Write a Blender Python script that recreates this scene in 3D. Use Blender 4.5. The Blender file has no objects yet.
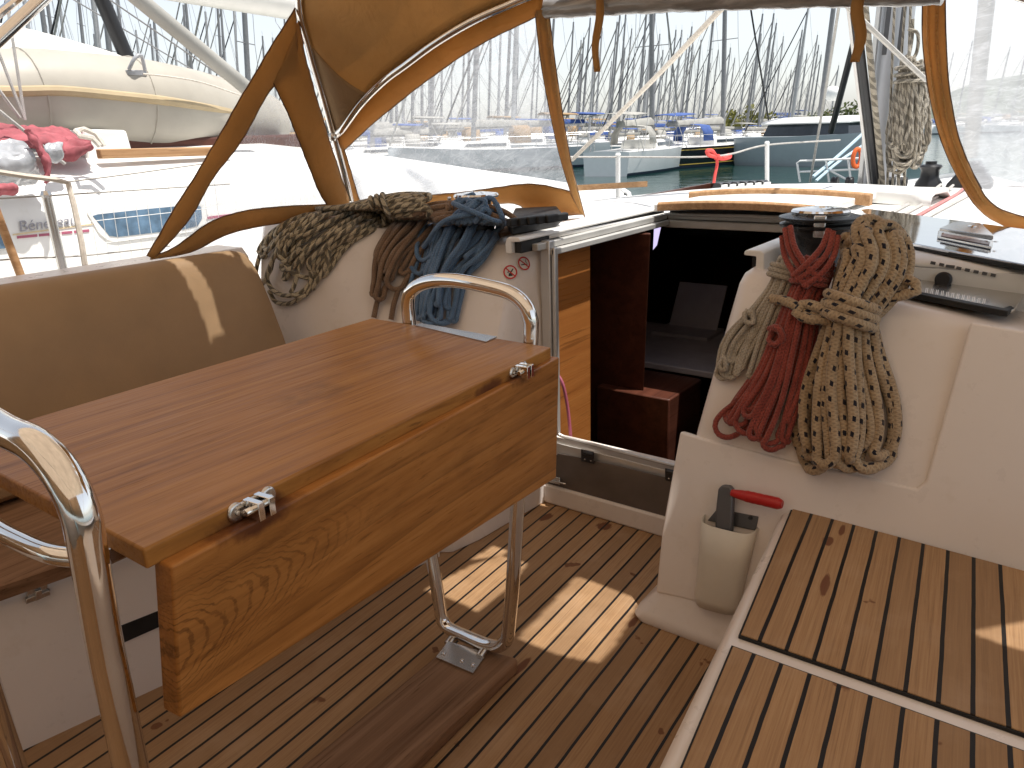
import bpy, bmesh, math, random
from mathutils import Vector, Matrix
random.seed(7)
scene = bpy.context.scene
COL = scene.collection
PI = math.pi

# ------------------------------------------------------------------ camera
RX = Vector((0.80554, 0.15912, -0.57074))
RY = Vector((0.59145, -0.27150, 0.75926))
RZ = Vector((-0.03412, -0.94918, -0.31285))
# orthonormalise
RX.normalize(); RY = (RY - RX * RY.dot(RX)).normalized(); RZ = RX.cross(RY)
FOC, CX, CY = 769.0, 512.0, 384.0
EYE = Vector((0, 0, 1.3))

def ray(px, py):
    c = Vector((px - CX, py - CY, FOC)).normalized()
    return Vector((RX.dot(c), RY.dot(c), RZ.dot(c)))
def onz(px, py, z):
    r = ray(px, py); return EYE + r * ((z - EYE.z) / r.z)
def ony(px, py, y):
    r = ray(px, py); return EYE + r * (y / r.y)
def onx(px, py, x):
    r = ray(px, py); return EYE + r * (x / r.x)
def onp(px, py, pl, off=0.0):
    p0, n = pl
    r = ray(px, py); return EYE + r * ((p0 - EYE).dot(n) / r.dot(n)) + n * off
def plane(a, b, c):
    n = (b - a).cross(c - a).normalized()
    if n.dot(EYE - a) < 0: n = -n
    return (a, n)

cam_d = bpy.data.cameras.new('camera'); cam = bpy.data.objects.new('camera', cam_d); COL.objects.link(cam)
cam_d.sensor_width = 36.0; cam_d.lens = FOC / 1024 * 36.0
cam_d.clip_start = 0.02; cam_d.clip_end = 5000
right = Vector((RX[0], RY[0], RZ[0])); down = Vector((RX[1], RY[1], RZ[1])); fwd = Vector((RX[2], RY[2], RZ[2]))
M = Matrix.Identity(4)
for i in range(3):
    M[i][0] = right[i]; M[i][1] = -down[i]; M[i][2] = -fwd[i]; M[i][3] = EYE[i]
cam.matrix_world = M
scene.camera = cam

# ------------------------------------------------------------------ materials
class NT:
    def __init__(s, name):
        s.m = bpy.data.materials.new(name); s.m.use_nodes = True
        s.t = s.m.node_tree; s.t.nodes.clear()
        s.out = s.t.nodes.new('ShaderNodeOutputMaterial')
    def n(s, typ, **kw):
        nd = s.t.nodes.new(typ)
        for k, v in kw.items():
            if k.startswith('in_'):
                key = k[3:]
                key = int(key) if key.isdigit() else key.replace('_', ' ')
                nd.inputs[key].default_value = v
            else: setattr(nd, k, v)
        return nd
    def l(s, a, b): s.t.links.new(a, b)
    def math(s, op, a, b=None, c=None, clamp=False):
        nd = s.t.nodes.new('ShaderNodeMath'); nd.operation = op; nd.use_clamp = clamp
        for i, v in enumerate((a, b, c)):
            if v is None: continue
            if isinstance(v, (int, float)): nd.inputs[i].default_value = v
            else: s.l(v, nd.inputs[i])
        return nd.outputs[0]
    def mix(s, f, a, b):
        nd = s.t.nodes.new('ShaderNodeMix'); nd.data_type = 'RGBA'
        for sock, v in ((nd.inputs[0], f), (nd.inputs[6], a), (nd.inputs[7], b)):
            if isinstance(v, (int, float)): sock.default_value = v
            elif isinstance(v, (tuple, list)): sock.default_value = (*v[:3], 1)
            else: s.l(v, sock)
        return nd.outputs[2]
    def ramp(s, f, stops):
        nd = s.t.nodes.new('ShaderNodeValToRGB'); cr = nd.color_ramp
        while len(cr.elements) > 1: cr.elements.remove(cr.elements[-1])
        for i, (p, c) in enumerate(stops):
            e = cr.elements[0] if i == 0 else cr.elements.new(p)
            e.position = p; e.color = (*c[:3], 1) if isinstance(c, (tuple, list)) else (c, c, c, 1)
        s.l(f, nd.inputs[0]); return nd.outputs[0]
    def noise(s, vec=None, scale=5, detail=4, rough=0.55, dist=0.0):
        nd = s.n('ShaderNodeTexNoise'); nd.inputs['Scale'].default_value = scale
        nd.inputs['Detail'].default_value = detail; nd.inputs['Roughness'].default_value = rough
        nd.inputs['Distortion'].default_value = dist
        if vec is not None: s.l(vec, nd.inputs['Vector'])
        return nd.outputs['Fac']
    def obj(s): return s.n('ShaderNodeTexCoord').outputs['Object']
    def mapping(s, vec, rot=(0, 0, 0), scale=(1, 1, 1), loc=(0, 0, 0)):
        nd = s.n('ShaderNodeMapping'); s.l(vec, nd.inputs[0])
        nd.inputs['Rotation'].default_value = rot; nd.inputs['Scale'].default_value = scale; nd.inputs['Location'].default_value = loc
        return nd.outputs[0]
    def bump(s, h, strength=0.3, dist=0.01):
        nd = s.n('ShaderNodeBump'); nd.inputs['Strength'].default_value = strength; nd.inputs['Distance'].default_value = dist
        s.l(h, nd.inputs['Height']); return nd.outputs[0]
    def bsdf(s, col=None, rough=0.5, metal=0.0, normal=None, spec=0.5, coat=0.0, coat_rough=0.1, sheen=0.0, trans=0.0, ior=1.45):
        b = s.n('ShaderNodeBsdfPrincipled')
        for k, v in (('Base Color', col), ('Roughness', rough), ('Metallic', metal), ('Specular IOR Level', spec), ('Coat Weight', coat), ('Coat Roughness', coat_rough), ('Sheen Weight', sheen), ('Transmission Weight', trans), ('IOR', ior)):
            if v is None: continue
            if isinstance(v, (int, float)): b.inputs[k].default_value = v
            elif isinstance(v, (tuple, list)): b.inputs[k].default_value = (*v[:3], 1)
            else: s.l(v, b.inputs[k])
        if normal is not None: s.l(normal, b.inputs['Normal'])
        return b.outputs[0]
    def done(s, sh): s.l(sh, s.out.inputs[0]); return s.m

MAT = {}
def plain(name, col, rough=0.5, metal=0.0, vary=0.12, nscale=8.0, bump=0.0, bscale=200.0, coat=0.0, sheen=0.0, spec=0.5):
    t = NT(name); o = t.obj()
    f = t.noise(o, nscale, 4)
    c2 = tuple(max(0, c * (1 - vary)) for c in col); c1 = tuple(min(1, c * (1 + vary * 0.6)) for c in col)
    c = t.ramp(f, [(0.3, c2), (0.7, c1)])
    nm = None
    if bump > 0: nm = t.bump(t.noise(o, bscale, 2), bump, 0.002)
    r = t.ramp(t.noise(o, nscale * 3, 3), [(0.3, max(0.02, rough * 0.8)), (0.7, min(1, rough * 1.2))])
    MAT[name] = t.done(t.bsdf(c, r, metal, nm, spec, coat, 0.1, sheen)); return MAT[name]

def m_gelcoat(name, col, rough=0.3):
    t = NT(name); o = t.obj()
    big = t.noise(o, 2.2, 5, 0.6)
    dirt = t.noise(o, 14, 6, 0.65)
    c = t.mix(t.ramp(big, [(0.35, 0.0), (0.75, 1.0)]), col, tuple(x * 0.93 for x in col))
    c = t.mix(t.ramp(dirt, [(0.58, 0.0), (0.8, 0.35)]), c, (col[0] * 0.72, col[1] * 0.66, col[2] * 0.56))
    nm = t.bump(t.noise(o, 5, 2), 0.06, 0.02)
    r = t.ramp(dirt, [(0.3, rough * 0.8), (0.8, rough * 1.5)])
    MAT[name] = t.done(t.bsdf(c, r, 0, nm, 0.5, 0.25, 0.12)); return MAT[name]
m_gelcoat('gelcoat', (0.79, 0.725, 0.675))
m_gelcoat('gelcoat_white', (0.80, 0.79, 0.76), 0.35)
m_gelcoat('hull_white', (0.78, 0.79, 0.79), 0.3)
m_gelcoat('hull_grey', (0.42, 0.47, 0.50), 0.3)

def m_planks(name, ang, sp, off, tone=1.0, caulk=0.075, wet=()):
    t = NT(name); o = t.obj()
    v = t.mapping(o, rot=(0, 0, ang))
    sx = t.n('ShaderNodeSeparateXYZ'); t.l(v, sx.inputs[0])
    u = t.math('DIVIDE', t.math('ADD', sx.outputs[0], off), sp)
    wob = t.math('MULTIPLY', t.math('SUBTRACT', t.noise(v, 9, 2), 0.5), 0.05)
    u = t.math('ADD', u, wob)
    pid = t.math('FLOOR', u); fr = t.math('FRACT', u)
    wn = t.n('ShaderNodeTexWhiteNoise', noise_dimensions='1D'); t.l(pid, wn.inputs['W'])
    rnd = wn.outputs[0]
    cmb = t.n('ShaderNodeCombineXYZ')
    t.l(t.math('MULTIPLY', sx.outputs[0], 1.0), cmb.inputs[0])
    t.l(t.math('ADD', sx.outputs[1], t.math('MULTIPLY', rnd, 37.0)), cmb.inputs[1]); t.l(sx.outputs[2], cmb.inputs[2])
    g1 = t.noise(t.mapping(cmb.outputs[0], scale=(260, 5, 40)), 1.0, 6, 0.65, 0.4)
    g2 = t.noise(t.mapping(cmb.outputs[0], scale=(60, 2.2, 10)), 1.0, 4, 0.6, 0.8)
    blot = t.noise(o, 6, 5, 0.6)
    k = tone
    col = t.ramp(g1, [(0.28, (0.205 * k, 0.113 * k, 0.053 * k)), (0.5, (0.355 * k, 0.208 * k, 0.102 * k)), (0.72, (0.45 * k, 0.288 * k, 0.152 * k))])
    col = t.mix(t.math('MULTIPLY', g2, 0.55), col, (0.31 * k, 0.19 * k, 0.10 * k))
    col = t.mix(t.ramp(rnd, [(0, 0.0), (1, 0.65)]), col, (0.22 * k, 0.132 * k, 0.07 * k))
    col = t.mix(t.ramp(blot, [(0.5, 0.0), (0.75, 0.4)]), col, (0.42 * k, 0.29 * k, 0.185 * k))
    stain = t.noise(o, 11, 3, 0.5)
    col = t.mix(t.ramp(stain, [(0.705, 0.0), (0.72, 0.75)]), col, (0.13, 0.045, 0.02))
    wn_ = t.noise(t.mapping(v, scale=(90, 14, 40)), 1.0, 4, 0.6)
    for (c_, sx_, sy_) in wet:
        cv = Matrix.Rotation(ang, 3, 'Z') @ Vector(c_)
        du = t.math('DIVIDE', t.math('SUBTRACT', sx.outputs[0], cv.x), sx_); dv = t.math('DIVIDE', t.math('SUBTRACT', sx.outputs[1], cv.y), sy_)
        rr = t.math('ADD', t.math('SQRT', t.math('ADD', t.math('MULTIPLY', du, du), t.math('MULTIPLY', dv, dv))), t.math('MULTIPLY', t.math('SUBTRACT', wn_, 0.5), 1.0))
        col = t.mix(t.ramp(rr, [(0.75, 0.8), (1.0, 0.0)]), col, (0.12, 0.036, 0.018))
    ck = t.math('ADD', t.math('LESS_THAN', fr, caulk), t.math('GREATER_THAN', fr, 1.0 - caulk * 0.25), clamp=True)
    col = t.mix(ck, col, (0.012, 0.011, 0.011))
    h = t.math('ADD', t.math('MULTIPLY', g1, 0.25), t.math('MULTIPLY', t.math('SUBTRACT', 1.0, ck), 0.6))
    r = t.mix(ck, t.ramp(g1, [(0.3, 0.62), (0.7, 0.8)]), (0.45, 0.45, 0.45))
    MAT[name] = t.done(t.bsdf(col, r, 0, t.bump(h, 0.55, 0.003), 0.3)); return MAT[name]
m_planks('sole_teak', math.radians(-3.0), 0.0555, 0.012, 1.12, 0.10, wet=((onz(546, 517, 0), 0.02, 0.035), (606, 0, 0) and (onz(604, 526, 0), 0.028, 0.03), (onz(633, 622, 0), 0.012, 0.03), (onz(520, 668, 0), 0.012, 0.05)))
m_planks('bench_teak', math.radians(-6.6), 0.049, 0.032, 1.10, 0.12, wet=((onz(825, 585, 0.385), 0.009, 0.05), (onz(828, 541, 0.385), 0.012, 0.025), (onz(842, 530, 0.385), 0.007, 0.03)))

def m_wood(name, cols, axis_scale, cathedral=None, stains=(), rings=True, rough=0.42, coat=0.12, stain=0.6, ringscale=7.0, wdir='X'):
    """grain along local Y"""
    t = NT(name); o = t.obj()
    g = t.noise(t.mapping(o, scale=(axis_scale, axis_scale * 0.022, axis_scale)), 1.0, 7, 0.62, 0.5)
    fine = t.noise(t.mapping(o, scale=(axis_scale * 4, axis_scale * 0.12, axis_scale * 4)), 1.0, 4, 0.6)
    v = t.mapping(o, scale=(1, 0.12, 1))
    w = t.n('ShaderNodeTexWave', wave_type='BANDS', bands_direction=wdir, wave_profile='SAW')
    w.inputs['Scale'].default_value = ringscale; w.inputs['Distortion'].default_value = 9.0
    w.inputs['Detail'].default_value = 2.5; w.inputs['Detail Scale'].default_value = 0.9; w.inputs['Detail Roughness'].default_value = 0.5
    t.l(v, w.inputs['Vector'])
    a, b, c = cols
    col = t.ramp(g, [(0.3, a), (0.52, b), (0.75, c)])
    if rings:
        rl = t.ramp(w.outputs['Fac'], [(0.0, 0.55), (0.10, 0.25), (0.4, 0.05), (1.0, 0.0)])
        col = t.mix(rl, col, tuple(x * 0.5 for x in a))
    pores = t.ramp(fine, [(0.60, 0.0), (0.68, 0.55)])
    col = t.mix(pores, col, tuple(x * 0.42 for x in a))
    big = t.noise(t.mapping(o, scale=(3.2, 1.8, 3.2)), 1.6, 5, 0.65)
    col = t.mix(t.ramp(big, [(0.56, 0.0), (0.74, stain)]), col, tuple(x * 0.55 for x in a))
    big2 = t.noise(t.mapping(o, scale=(4, 1.2, 4), loc=(3, 5, 1)), 1.2, 4, 0.6)
    col = t.mix(t.ramp(big2, [(0.5, 0.0), (0.78, 0.5)]), col, tuple(min(1, x * 1.25) for x in c))
    if cathedral:
        s3 = t.n('ShaderNodeSeparateXYZ'); t.l(o, s3.inputs[0])
        y0_, zc_ = cathedral
        wz = t.math('MULTIPLY', t.math('SUBTRACT', t.noise(o, 14, 3, 0.55), 0.5), 0.05)
        dz = t.math('ADD', t.math('SUBTRACT', s3.outputs[2], zc_), t.math('ADD', wz, t.math('MULTIPLY', s3.outputs[1], -0.10)))
        fy = t.math('ADD', s3.outputs[1], t.math('MULTIPLY', t.math('MULTIPLY', dz, dz), 26.0))
        fy = t.math('ADD', fy, t.math('MULTIPLY', t.math('SUBTRACT', t.noise(o, 40, 3, 0.6), 0.5), 0.03))
        sn = t.math('SINE', t.math('MULTIPLY', fy, 2 * PI * 42))
        ln = t.ramp(sn, [(0.45, 0.0), (0.9, 0.75)])
        fade = t.ramp(t.math('SUBTRACT', fy, y0_), [(0.0, 1.0), (0.25, 0.75), (0.42, 0.0)])
        low = t.ramp(t.math('ABSOLUTE', dz), [(0.03, 1.0), (0.13, 0.15)])
        k_ = t.math('MULTIPLY', t.math('MULTIPLY', ln, fade), t.math('MULTIPLY', low, t.ramp(fine, [(0.35, 0.4), (0.6, 1.0)])))
        col = t.mix(k_, col, tuple(x * 0.45 for x in a))
    for (c_, rad_) in stains:
        vm = t.n('ShaderNodeVectorMath', operation='DISTANCE'); t.l(t.mapping(o, scale=(0.8, 0.42, 1.3)), vm.inputs[0]); vm.inputs[1].default_value = (c_[0] * 0.8, c_[1] * 0.42, c_[2] * 1.3)
        dd = t.math('ADD', vm.outputs['Value'], t.math('MULTIPLY', t.math('SUBTRACT', t.noise(o, 30, 4, 0.6), 0.5), rad_ * 0.9))
        col = t.mix(t.ramp(t.math('DIVIDE', dd, rad_), [(0.55, 0.85), (0.75, 0.55), (1.0, 0.0)]), col, (0.075, 0.020, 0.010))
    r = t.ramp(fine, [(0.35, rough * 0.85), (0.7, rough * 1.3)])
    h = t.math('ADD', g, t.math('MULTIPLY', fine, 0.6))
    MAT[name] = t.done(t.bsdf(col, r, 0, t.bump(h, 0.22, 0.0015), 0.28, coat * 0.5, 0.25)); return MAT[name]
def hingepts():
    out = []
    for x, y in ((252, 515), (514, 374)): out.append(tuple(onz(x, y, 0.825)))
    return out
HP = hingepts()
m_wood('leaf_teak', ((0.23, 0.087, 0.019), (0.365, 0.149, 0.036), (0.455, 0.204, 0.057)), 60, ringscale=4, wdir='Z', cathedral=(0.36, 0.66), stains=((HP[0], 0.036), (HP[1], 0.034)))
m_wood('table_teak', ((0.21, 0.083, 0.018), (0.34, 0.150, 0.034), (0.42, 0.208, 0.055)), 60, rings=False, stain=0.75, stains=((HP[0], 0.03), (HP[1], 0.03), (tuple(onz(486, 388, 0.828)), 0.024)))
m_wood('beam_teak', ((0.13, 0.068, 0.036), (0.22, 0.122, 0.068), (0.30, 0.178, 0.105)), 60, rings=False, rough=0.7, coat=0)
m_wood('trim_teak', ((0.32, 0.17, 0.075), (0.45, 0.26, 0.13), (0.55, 0.35, 0.19)), 60, rings=False, rough=0.6, coat=0)
m_wood('cabin_wood', ((0.30, 0.105, 0.026), (0.37, 0.14, 0.036), (0.42, 0.17, 0.046)), 20, rings=False, rough=0.3, coat=0.4, stain=0.1)
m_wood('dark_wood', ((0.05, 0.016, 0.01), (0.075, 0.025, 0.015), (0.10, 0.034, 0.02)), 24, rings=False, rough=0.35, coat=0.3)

def m_chrome(name, col=(0.82, 0.81, 0.79), rough=0.07, bmp=0.012):
    t = NT(name); o = t.obj()
    s = t.noise(o, 40, 5, 0.7)
    r = t.ramp(s, [(0.35, rough * 0.6), (0.75, rough * 2.4)])
    c = t.mix(t.ramp(s, [(0.5, 0), (0.9, 0.18)]), col, tuple(x * 0.75 for x in col))
    MAT[name] = t.done(t.bsdf(c, r, 1.0, t.bump(t.noise(o, 18, 2), bmp, 0.01))); return MAT[name]
m_chrome('chrome'); _t = NT('steel'); MAT['steel'] = _t.done(_t.bsdf((0.60, 0.59, 0.57), 0.26, 1.0))
plain('alu', (0.58, 0.57, 0.55), 0.4, 0.5, 0.05)
plain('alu_paint', (0.55, 0.54, 0.51), 0.4, 0.3)
plain('black_plastic', (0.018, 0.018, 0.02), 0.38, 0, 0.2)
plain('black_rubber', (0.012, 0.012, 0.012), 0.6, 0, 0.2)
plain('winch_black', (0.014, 0.014, 0.016), 0.3, 0.2, 0.2, bump=0.5, bscale=260)
plain('red_plastic', (0.45, 0.018, 0.016), 0.35, 0, 0.1)
plain('grey_metal', (0.13, 0.13, 0.135), 0.45, 0.6)
plain('pocket_plastic', (0.66, 0.62, 0.54), 0.42, 0, 0.08)
plain('dark_wire', (0.05, 0.05, 0.055), 0.4, 0.4)
plain('mast_grey', (0.27, 0.27, 0.275), 0.45, 0.3)
plain('mast_silver', (0.47, 0.48, 0.50), 0.45, 0.35, nscale=3)
plain('mast_pale', (0.45, 0.45, 0.45), 0.5, 0.2)
plain('mast_black', (0.02, 0.02, 0.022), 0.4)
plain('sail_cover', (0.36, 0.35, 0.32), 0.8, 0, 0.2, nscale=3)
plain('sail_cover_blue', (0.05, 0.10, 0.30), 0.8, 0, 0.2, nscale=3)
plain('hull_black', (0.012, 0.013, 0.018), 0.2, coat=0.5)
plain('gold_paint', (0.45, 0.32, 0.07), 0.4)
plain('antifoul', (0.03, 0.04, 0.07), 0.6)
plain('glass_dark', (0.03, 0.04, 0.05), 0.08, 0, 0.2, coat=0.5)
plain('glass_blue', (0.10, 0.17, 0.25), 0.10, 0, 0.5, nscale=14)
plain('dinghy_rubber', (0.40, 0.37, 0.315), 0.5, 0, 0.1, nscale=4, bump=0.08, bscale=30)
plain('dinghy_white', (0.66, 0.64, 0.60), 0.4, 0, 0.05)
plain('strake_tan', (0.42, 0.33, 0.20), 0.6)
plain('red_canvas', (0.33, 0.085, 0.10), 0.85, 0, 0.4, nscale=9, bump=0.6, bscale=16)
plain('grey_vinyl', (0.42, 0.43, 0.45), 0.22, 0, 0.35, nscale=9, coat=0.4)
plain('white_rope', (0.62, 0.57, 0.50), 0.85, 0, 0.2, nscale=60)
plain('crimson', (0.38, 0.10, 0.16), 0.5); plain('gold_line', (0.62, 0.50, 0.32), 0.5)
plain('letter_grey', (0.30, 0.30, 0.34), 0.5)
plain('sign_red', (0.60, 0.02, 0.02), 0.4); plain('sign_white', (0.72, 0.68, 0.62), 0.4); plain('sign_black', (0.02, 0.02, 0.02), 0.4)
plain('orange_buoy', (0.75, 0.14, 0.03), 0.6)
plain('red_ribbon', (0.75, 0.09, 0.08), 0.8)
plain('blue_rope', (0.16, 0.36, 0.52), 0.8); plain('pale_blue_rope', (0.42, 0.55, 0.62), 0.8)
plain('white_paint', (0.8, 0.8, 0.78), 0.5, 0, 0.06)
plain('concrete', (0.36, 0.35, 0.33), 0.9, 0, 0.2, nscale=1.5)
plain('bark', (0.10, 0.07, 0.05), 0.9)
plain('hill_scrub', (0.10, 0.12, 0.09), 0.95, 0, 0.35, nscale=0.03)
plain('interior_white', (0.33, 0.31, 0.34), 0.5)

def m_canvas(name, col, trans=0.5, weave=900):
    t = NT(name); o = t.obj()
    f = t.noise(o, 3.5, 5, 0.6); f2 = t.noise(o, 28, 4, 0.6)
    c = t.ramp(f, [(0.3, tuple(x * 0.82 for x in col)), (0.7, tuple(min(1, x * 1.1) for x in col))])
    c = t.mix(t.ramp(f2, [(0.5, 0), (0.8, 0.35)]), c, tuple(x * 0.62 for x in col))
    h = t.math('ADD', t.math('MULTIPLY', t.noise(o, 11, 3, 0.5, 0.6), 1.0), t.math('MULTIPLY', t.noise(o, 320, 2), 0.07))
    nm = t.bump(h, 0.35, 0.02)
    b = t.bsdf(c, 0.85, 0, nm, 0.15, 0, 0.1, 0.2)
    tr = t.n('ShaderNodeBsdfTranslucent'); t.l(c, tr.inputs[0]); t.l(nm, tr.inputs[1])
    mx = t.n('ShaderNodeMixShader'); mx.inputs[0].default_value = trans
    t.l(b, mx.inputs[1]); t.l(tr.outputs[0], mx.inputs[2])
    MAT[name] = t.done(mx.outputs[0]); return MAT[name]
m_canvas('canvas', (0.56, 0.325, 0.125), 0.48)
m_canvas('canvas_roof', (0.60, 0.38, 0.17), 0.42)
m_canvas('canvas_lining', (0.40, 0.27, 0.15), 0.15)
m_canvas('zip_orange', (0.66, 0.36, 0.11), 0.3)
m_canvas('canvas_edge', (0.16, 0.085, 0.05), 0.1)
m_canvas('bimini_canvas', (0.66, 0.51, 0.37), 0.38)

def m_leather(name, col):
    t = NT(name); o = t.obj()
    f = t.noise(o, 3, 5, 0.6); g = t.noise(o, 240, 3, 0.6)
    c = t.ramp(f, [(0.3, tuple(x * 0.85 for x in col)), (0.7, tuple(x * 1.1 for x in col))])
    h = t.math('ADD', t.math('MULTIPLY', g, 0.12), t.noise(o, 5, 3, 0.5, 0.4))
    MAT[name] = t.done(t.bsdf(c, t.ramp(f, [(0.3, 0.42), (0.7, 0.6)]), 0, t.bump(h, 0.3, 0.01), 0.35)); return MAT[name]
m_leather('cushion_vinyl', (0.34, 0.225, 0.125))

def m_vinyl(name, base, amp, tint=(0.82, 0.84, 0.88)):
    t = NT(name); o = t.obj()
    n1 = t.noise(t.mapping(o, rot=(0.4, 0.2, 0.5), scale=(2.0, 2.0, 5.0)), 3.0, 6, 0.62, 1.6)
    n2 = t.noise(o, 26, 5, 0.65, 0.8)
    wr = t.noise(t.mapping(o, rot=(0.2, 0.9, 0.3), scale=(1.5, 5, 1.5)), 5.0, 3, 0.5, 2.0)
    h = t.math('ADD', t.math('MULTIPLY', wr, 1.0), t.math('MULTIPLY', n2, 0.12))
    nm = t.bump(h, 0.12, 0.012)
    lines = t.ramp(wr, [(0.46, 0.0), (0.5, 1.0), (0.54, 0.0)])
    f = t.math('ADD', base, t.math('MULTIPLY', t.ramp(n1, [(0.35, 0.0), (0.75, 1.0)]), amp))
    f = t.math('ADD', f, t.math('MULTIPLY', lines, amp * 0.5))
    f = t.math('ADD', f, t.math('MULTIPLY', t.ramp(n2, [(0.55, 0), (0.8, 1)]), amp * 0.6), clamp=True)
    tr = t.n('ShaderNodeBsdfTransparent'); tr.inputs[0].default_value = (0.95, 0.955, 0.96, 1)
    df = t.n('ShaderNodeBsdfDiffuse'); df.inputs[0].default_value = (*tint, 1); t.l(nm, df.inputs['Normal'])
    tl = t.n('ShaderNodeBsdfTranslucent'); tl.inputs[0].default_value = (*tint, 1); t.l(nm, tl.inputs['Normal'])
    gl = t.n('ShaderNodeBsdfGlossy'); gl.inputs['Roughness'].default_value = 0.12; gl.inputs[0].default_value = (0.9, 0.9, 0.9, 1); t.l(nm, gl.inputs['Normal'])
    m1 = t.n('ShaderNodeMixShader'); m1.inputs[0].default_value = 0.6; t.l(df.outputs[0], m1.inputs[1]); t.l(tl.outputs[0], m1.inputs[2])
    m2 = t.n('ShaderNodeMixShader'); t.l(f, m2.inputs[0]); t.l(tr.outputs[0], m2.inputs[1]); t.l(m1.outputs[0], m2.inputs[2])
    fr = t.n('ShaderNodeFresnel'); fr.inputs[0].default_value = 1.22
    m3 = t.n('ShaderNodeMixShader'); t.l(fr.outputs[0], m3.inputs[0]); t.l(m2.outputs[0], m3.inputs[1]); t.l(gl.outputs[0], m3.inputs[2])
    MAT[name] = t.done(m3.outputs[0]); return MAT[name]
m_vinyl('window_vinyl', 0.20, 0.20)
m_vinyl('window_vinyl_clear', 0.15, 0.20)
m_vinyl('window_vinyl_hazy', 0.36, 0.22)

def m_roll():
    t = NT('rolled_vinyl'); o = t.obj()
    f = t.noise(t.mapping(o, scale=(2, 14, 14)), 3, 5, 0.6, 0.6)
    c = t.ramp(f, [(0.3, (0.13, 0.12, 0.115)), (0.55, (0.28, 0.265, 0.25)), (0.75, (0.48, 0.46, 0.44))])
    MAT['rolled_vinyl'] = t.done(t.bsdf(c, 0.18, 0, t.bump(f, 0.4, 0.01), 0.6, 0.6, 0.08))
m_roll()

def m_acrylic():
    t = NT('smoked_acrylic'); o = t.obj()
    f = t.noise(o, 9, 5, 0.6)
    r = t.ramp(f, [(0.4, 0.02), (0.8, 0.12)])
    MAT['smoked_acrylic'] = t.done(t.bsdf(t.ramp(f, [(0.3, (0.02, 0.02, 0.024)), (0.8, (0.05, 0.045, 0.045))]), r, 0, None, 0.9, 1.0, 0.02))
    t = NT('washboard_acrylic'); o = t.obj(); f = t.noise(o, 7, 5, 0.6)
    MAT['washboard_acrylic'] = t.done(t.bsdf(t.ramp(f, [(0.3, (0.10, 0.082, 0.072)), (0.8, (0.145, 0.122, 0.11))]), 0.25, 0, None, 0.5, 0.3, 0.15))
m_acrylic()

def m_mirror():
    t = NT('mirror_lid'); o = t.obj()
    f = t.noise(o, 6, 5, 0.6)
    MAT['mirror_lid'] = t.done(t.bsdf((0.56, 0.56, 0.57), t.ramp(f, [(0.35, 0.03), (0.8, 0.14)]), 1.0, t.bump(t.noise(o, 4, 2), 0.03, 0.02)))
m_mirror()

def m_rope(name, c1, c2, fleck=None, pattern='plain', nf=45.0):
    t = NT(name)
    uv = t.n('ShaderNodeUVMap').outputs[0]
    s = t.n('ShaderNodeSeparateXYZ'); t.l(uv, s.inputs[0]); u, v = s.outputs[0], s.outputs[1]
    # braid: two crossing helices
    a = t.math('SINE', t.math('ADD', t.math('MULTIPLY', u, 2 * PI * 110), t.math('MULTIPLY', v, 2 * PI * 4)))
    b = t.math('SINE', t.math('SUBTRACT', t.math('MULTIPLY', u, 2 * PI * 110), t.math('MULTIPLY', v, 2 * PI * 4)))
    braid = t.math('MAXIMUM', a, b)
    o = t.obj(); nz = t.noise(o, 30, 4, 0.6); nl = t.noise(o, 7, 3, 0.6)
    col = t.mix(t.ramp(nz, [(0.3, 0), (0.7, 1)]), c1, c2)
    col = t.mix(t.math('MULTIPLY', t.math('LESS_THAN', braid, 0.2), 0.35), col, tuple(x * 0.45 for x in c1))
    if pattern == 'fleck':
        p = t.math('SINE', t.math('ADD', t.math('MULTIPLY', u, 2 * PI * nf), t.math('MULTIPLY', v, 2 * PI * 2)))
        q = t.math('SINE', t.math('SUBTRACT', t.math('MULTIPLY', u, 2 * PI * nf), t.math('MULTIPLY', v, 2 * PI * 2)))
        d1 = t.math('FRACT', t.math('ADD', t.math('MULTIPLY', u, nf * 0.9), t.math('MULTIPLY', v, 1.0)))
        d2 = t.math('ABSOLUTE', t.math('SUBTRACT', t.math('FRACT', t.math('SUBTRACT', t.math('MULTIPLY', v, 3.0), t.math('MULTIPLY', u, 5.0))), 0.5))
        m = t.math('MULTIPLY', t.math('LESS_THAN', t.math('ADD', d1, t.math('MULTIPLY', nz, 0.12)), 0.40), t.math('LESS_THAN', t.math('ADD', d2, t.math('MULTIPLY', nz, 0.08)), 0.20))
        col = t.mix(m, col, fleck)
    elif pattern == 'twist':
        p = t.math('SINE', t.math('ADD', t.math('MULTIPLY', u, 2 * PI * nf), t.math('MULTIPLY', v, 2 * PI * 2)))
        q = t.math('SINE', t.math('SUBTRACT', t.math('MULTIPLY', u, 2 * PI * nf * 0.5), t.math('MULTIPLY', v, 2 * PI)))
        m = t.math('GREATER_THAN', t.math('ADD', p, t.math('MULTIPLY', q, 0.7)), 0.15)
        col = t.mix(m, col, fleck)
    col = t.mix(t.ramp(nl, [(0.5, 0), (0.8, 0.3)]), col, tuple(x * 0.6 for x in c1))
    MAT[name] = t.done(t.bsdf(col, 0.85, 0, t.bump(braid, 0.5, 0.0015), 0.2, 0, 0.1, 0.25)); return MAT[name]
m_rope('rope_olive', (0.42, 0.355, 0.245), (0.55, 0.475, 0.34), (0.13, 0.112, 0.08), 'twist', 26)
m_rope('rope_brown', (0.175, 0.11, 0.07), (0.26, 0.17, 0.11))
m_rope('rope_blue', (0.085, 0.155, 0.265), (0.15, 0.25, 0.40))
m_rope('rope_thin_grey', (0.34, 0.295, 0.23), (0.48, 0.42, 0.335))
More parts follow.
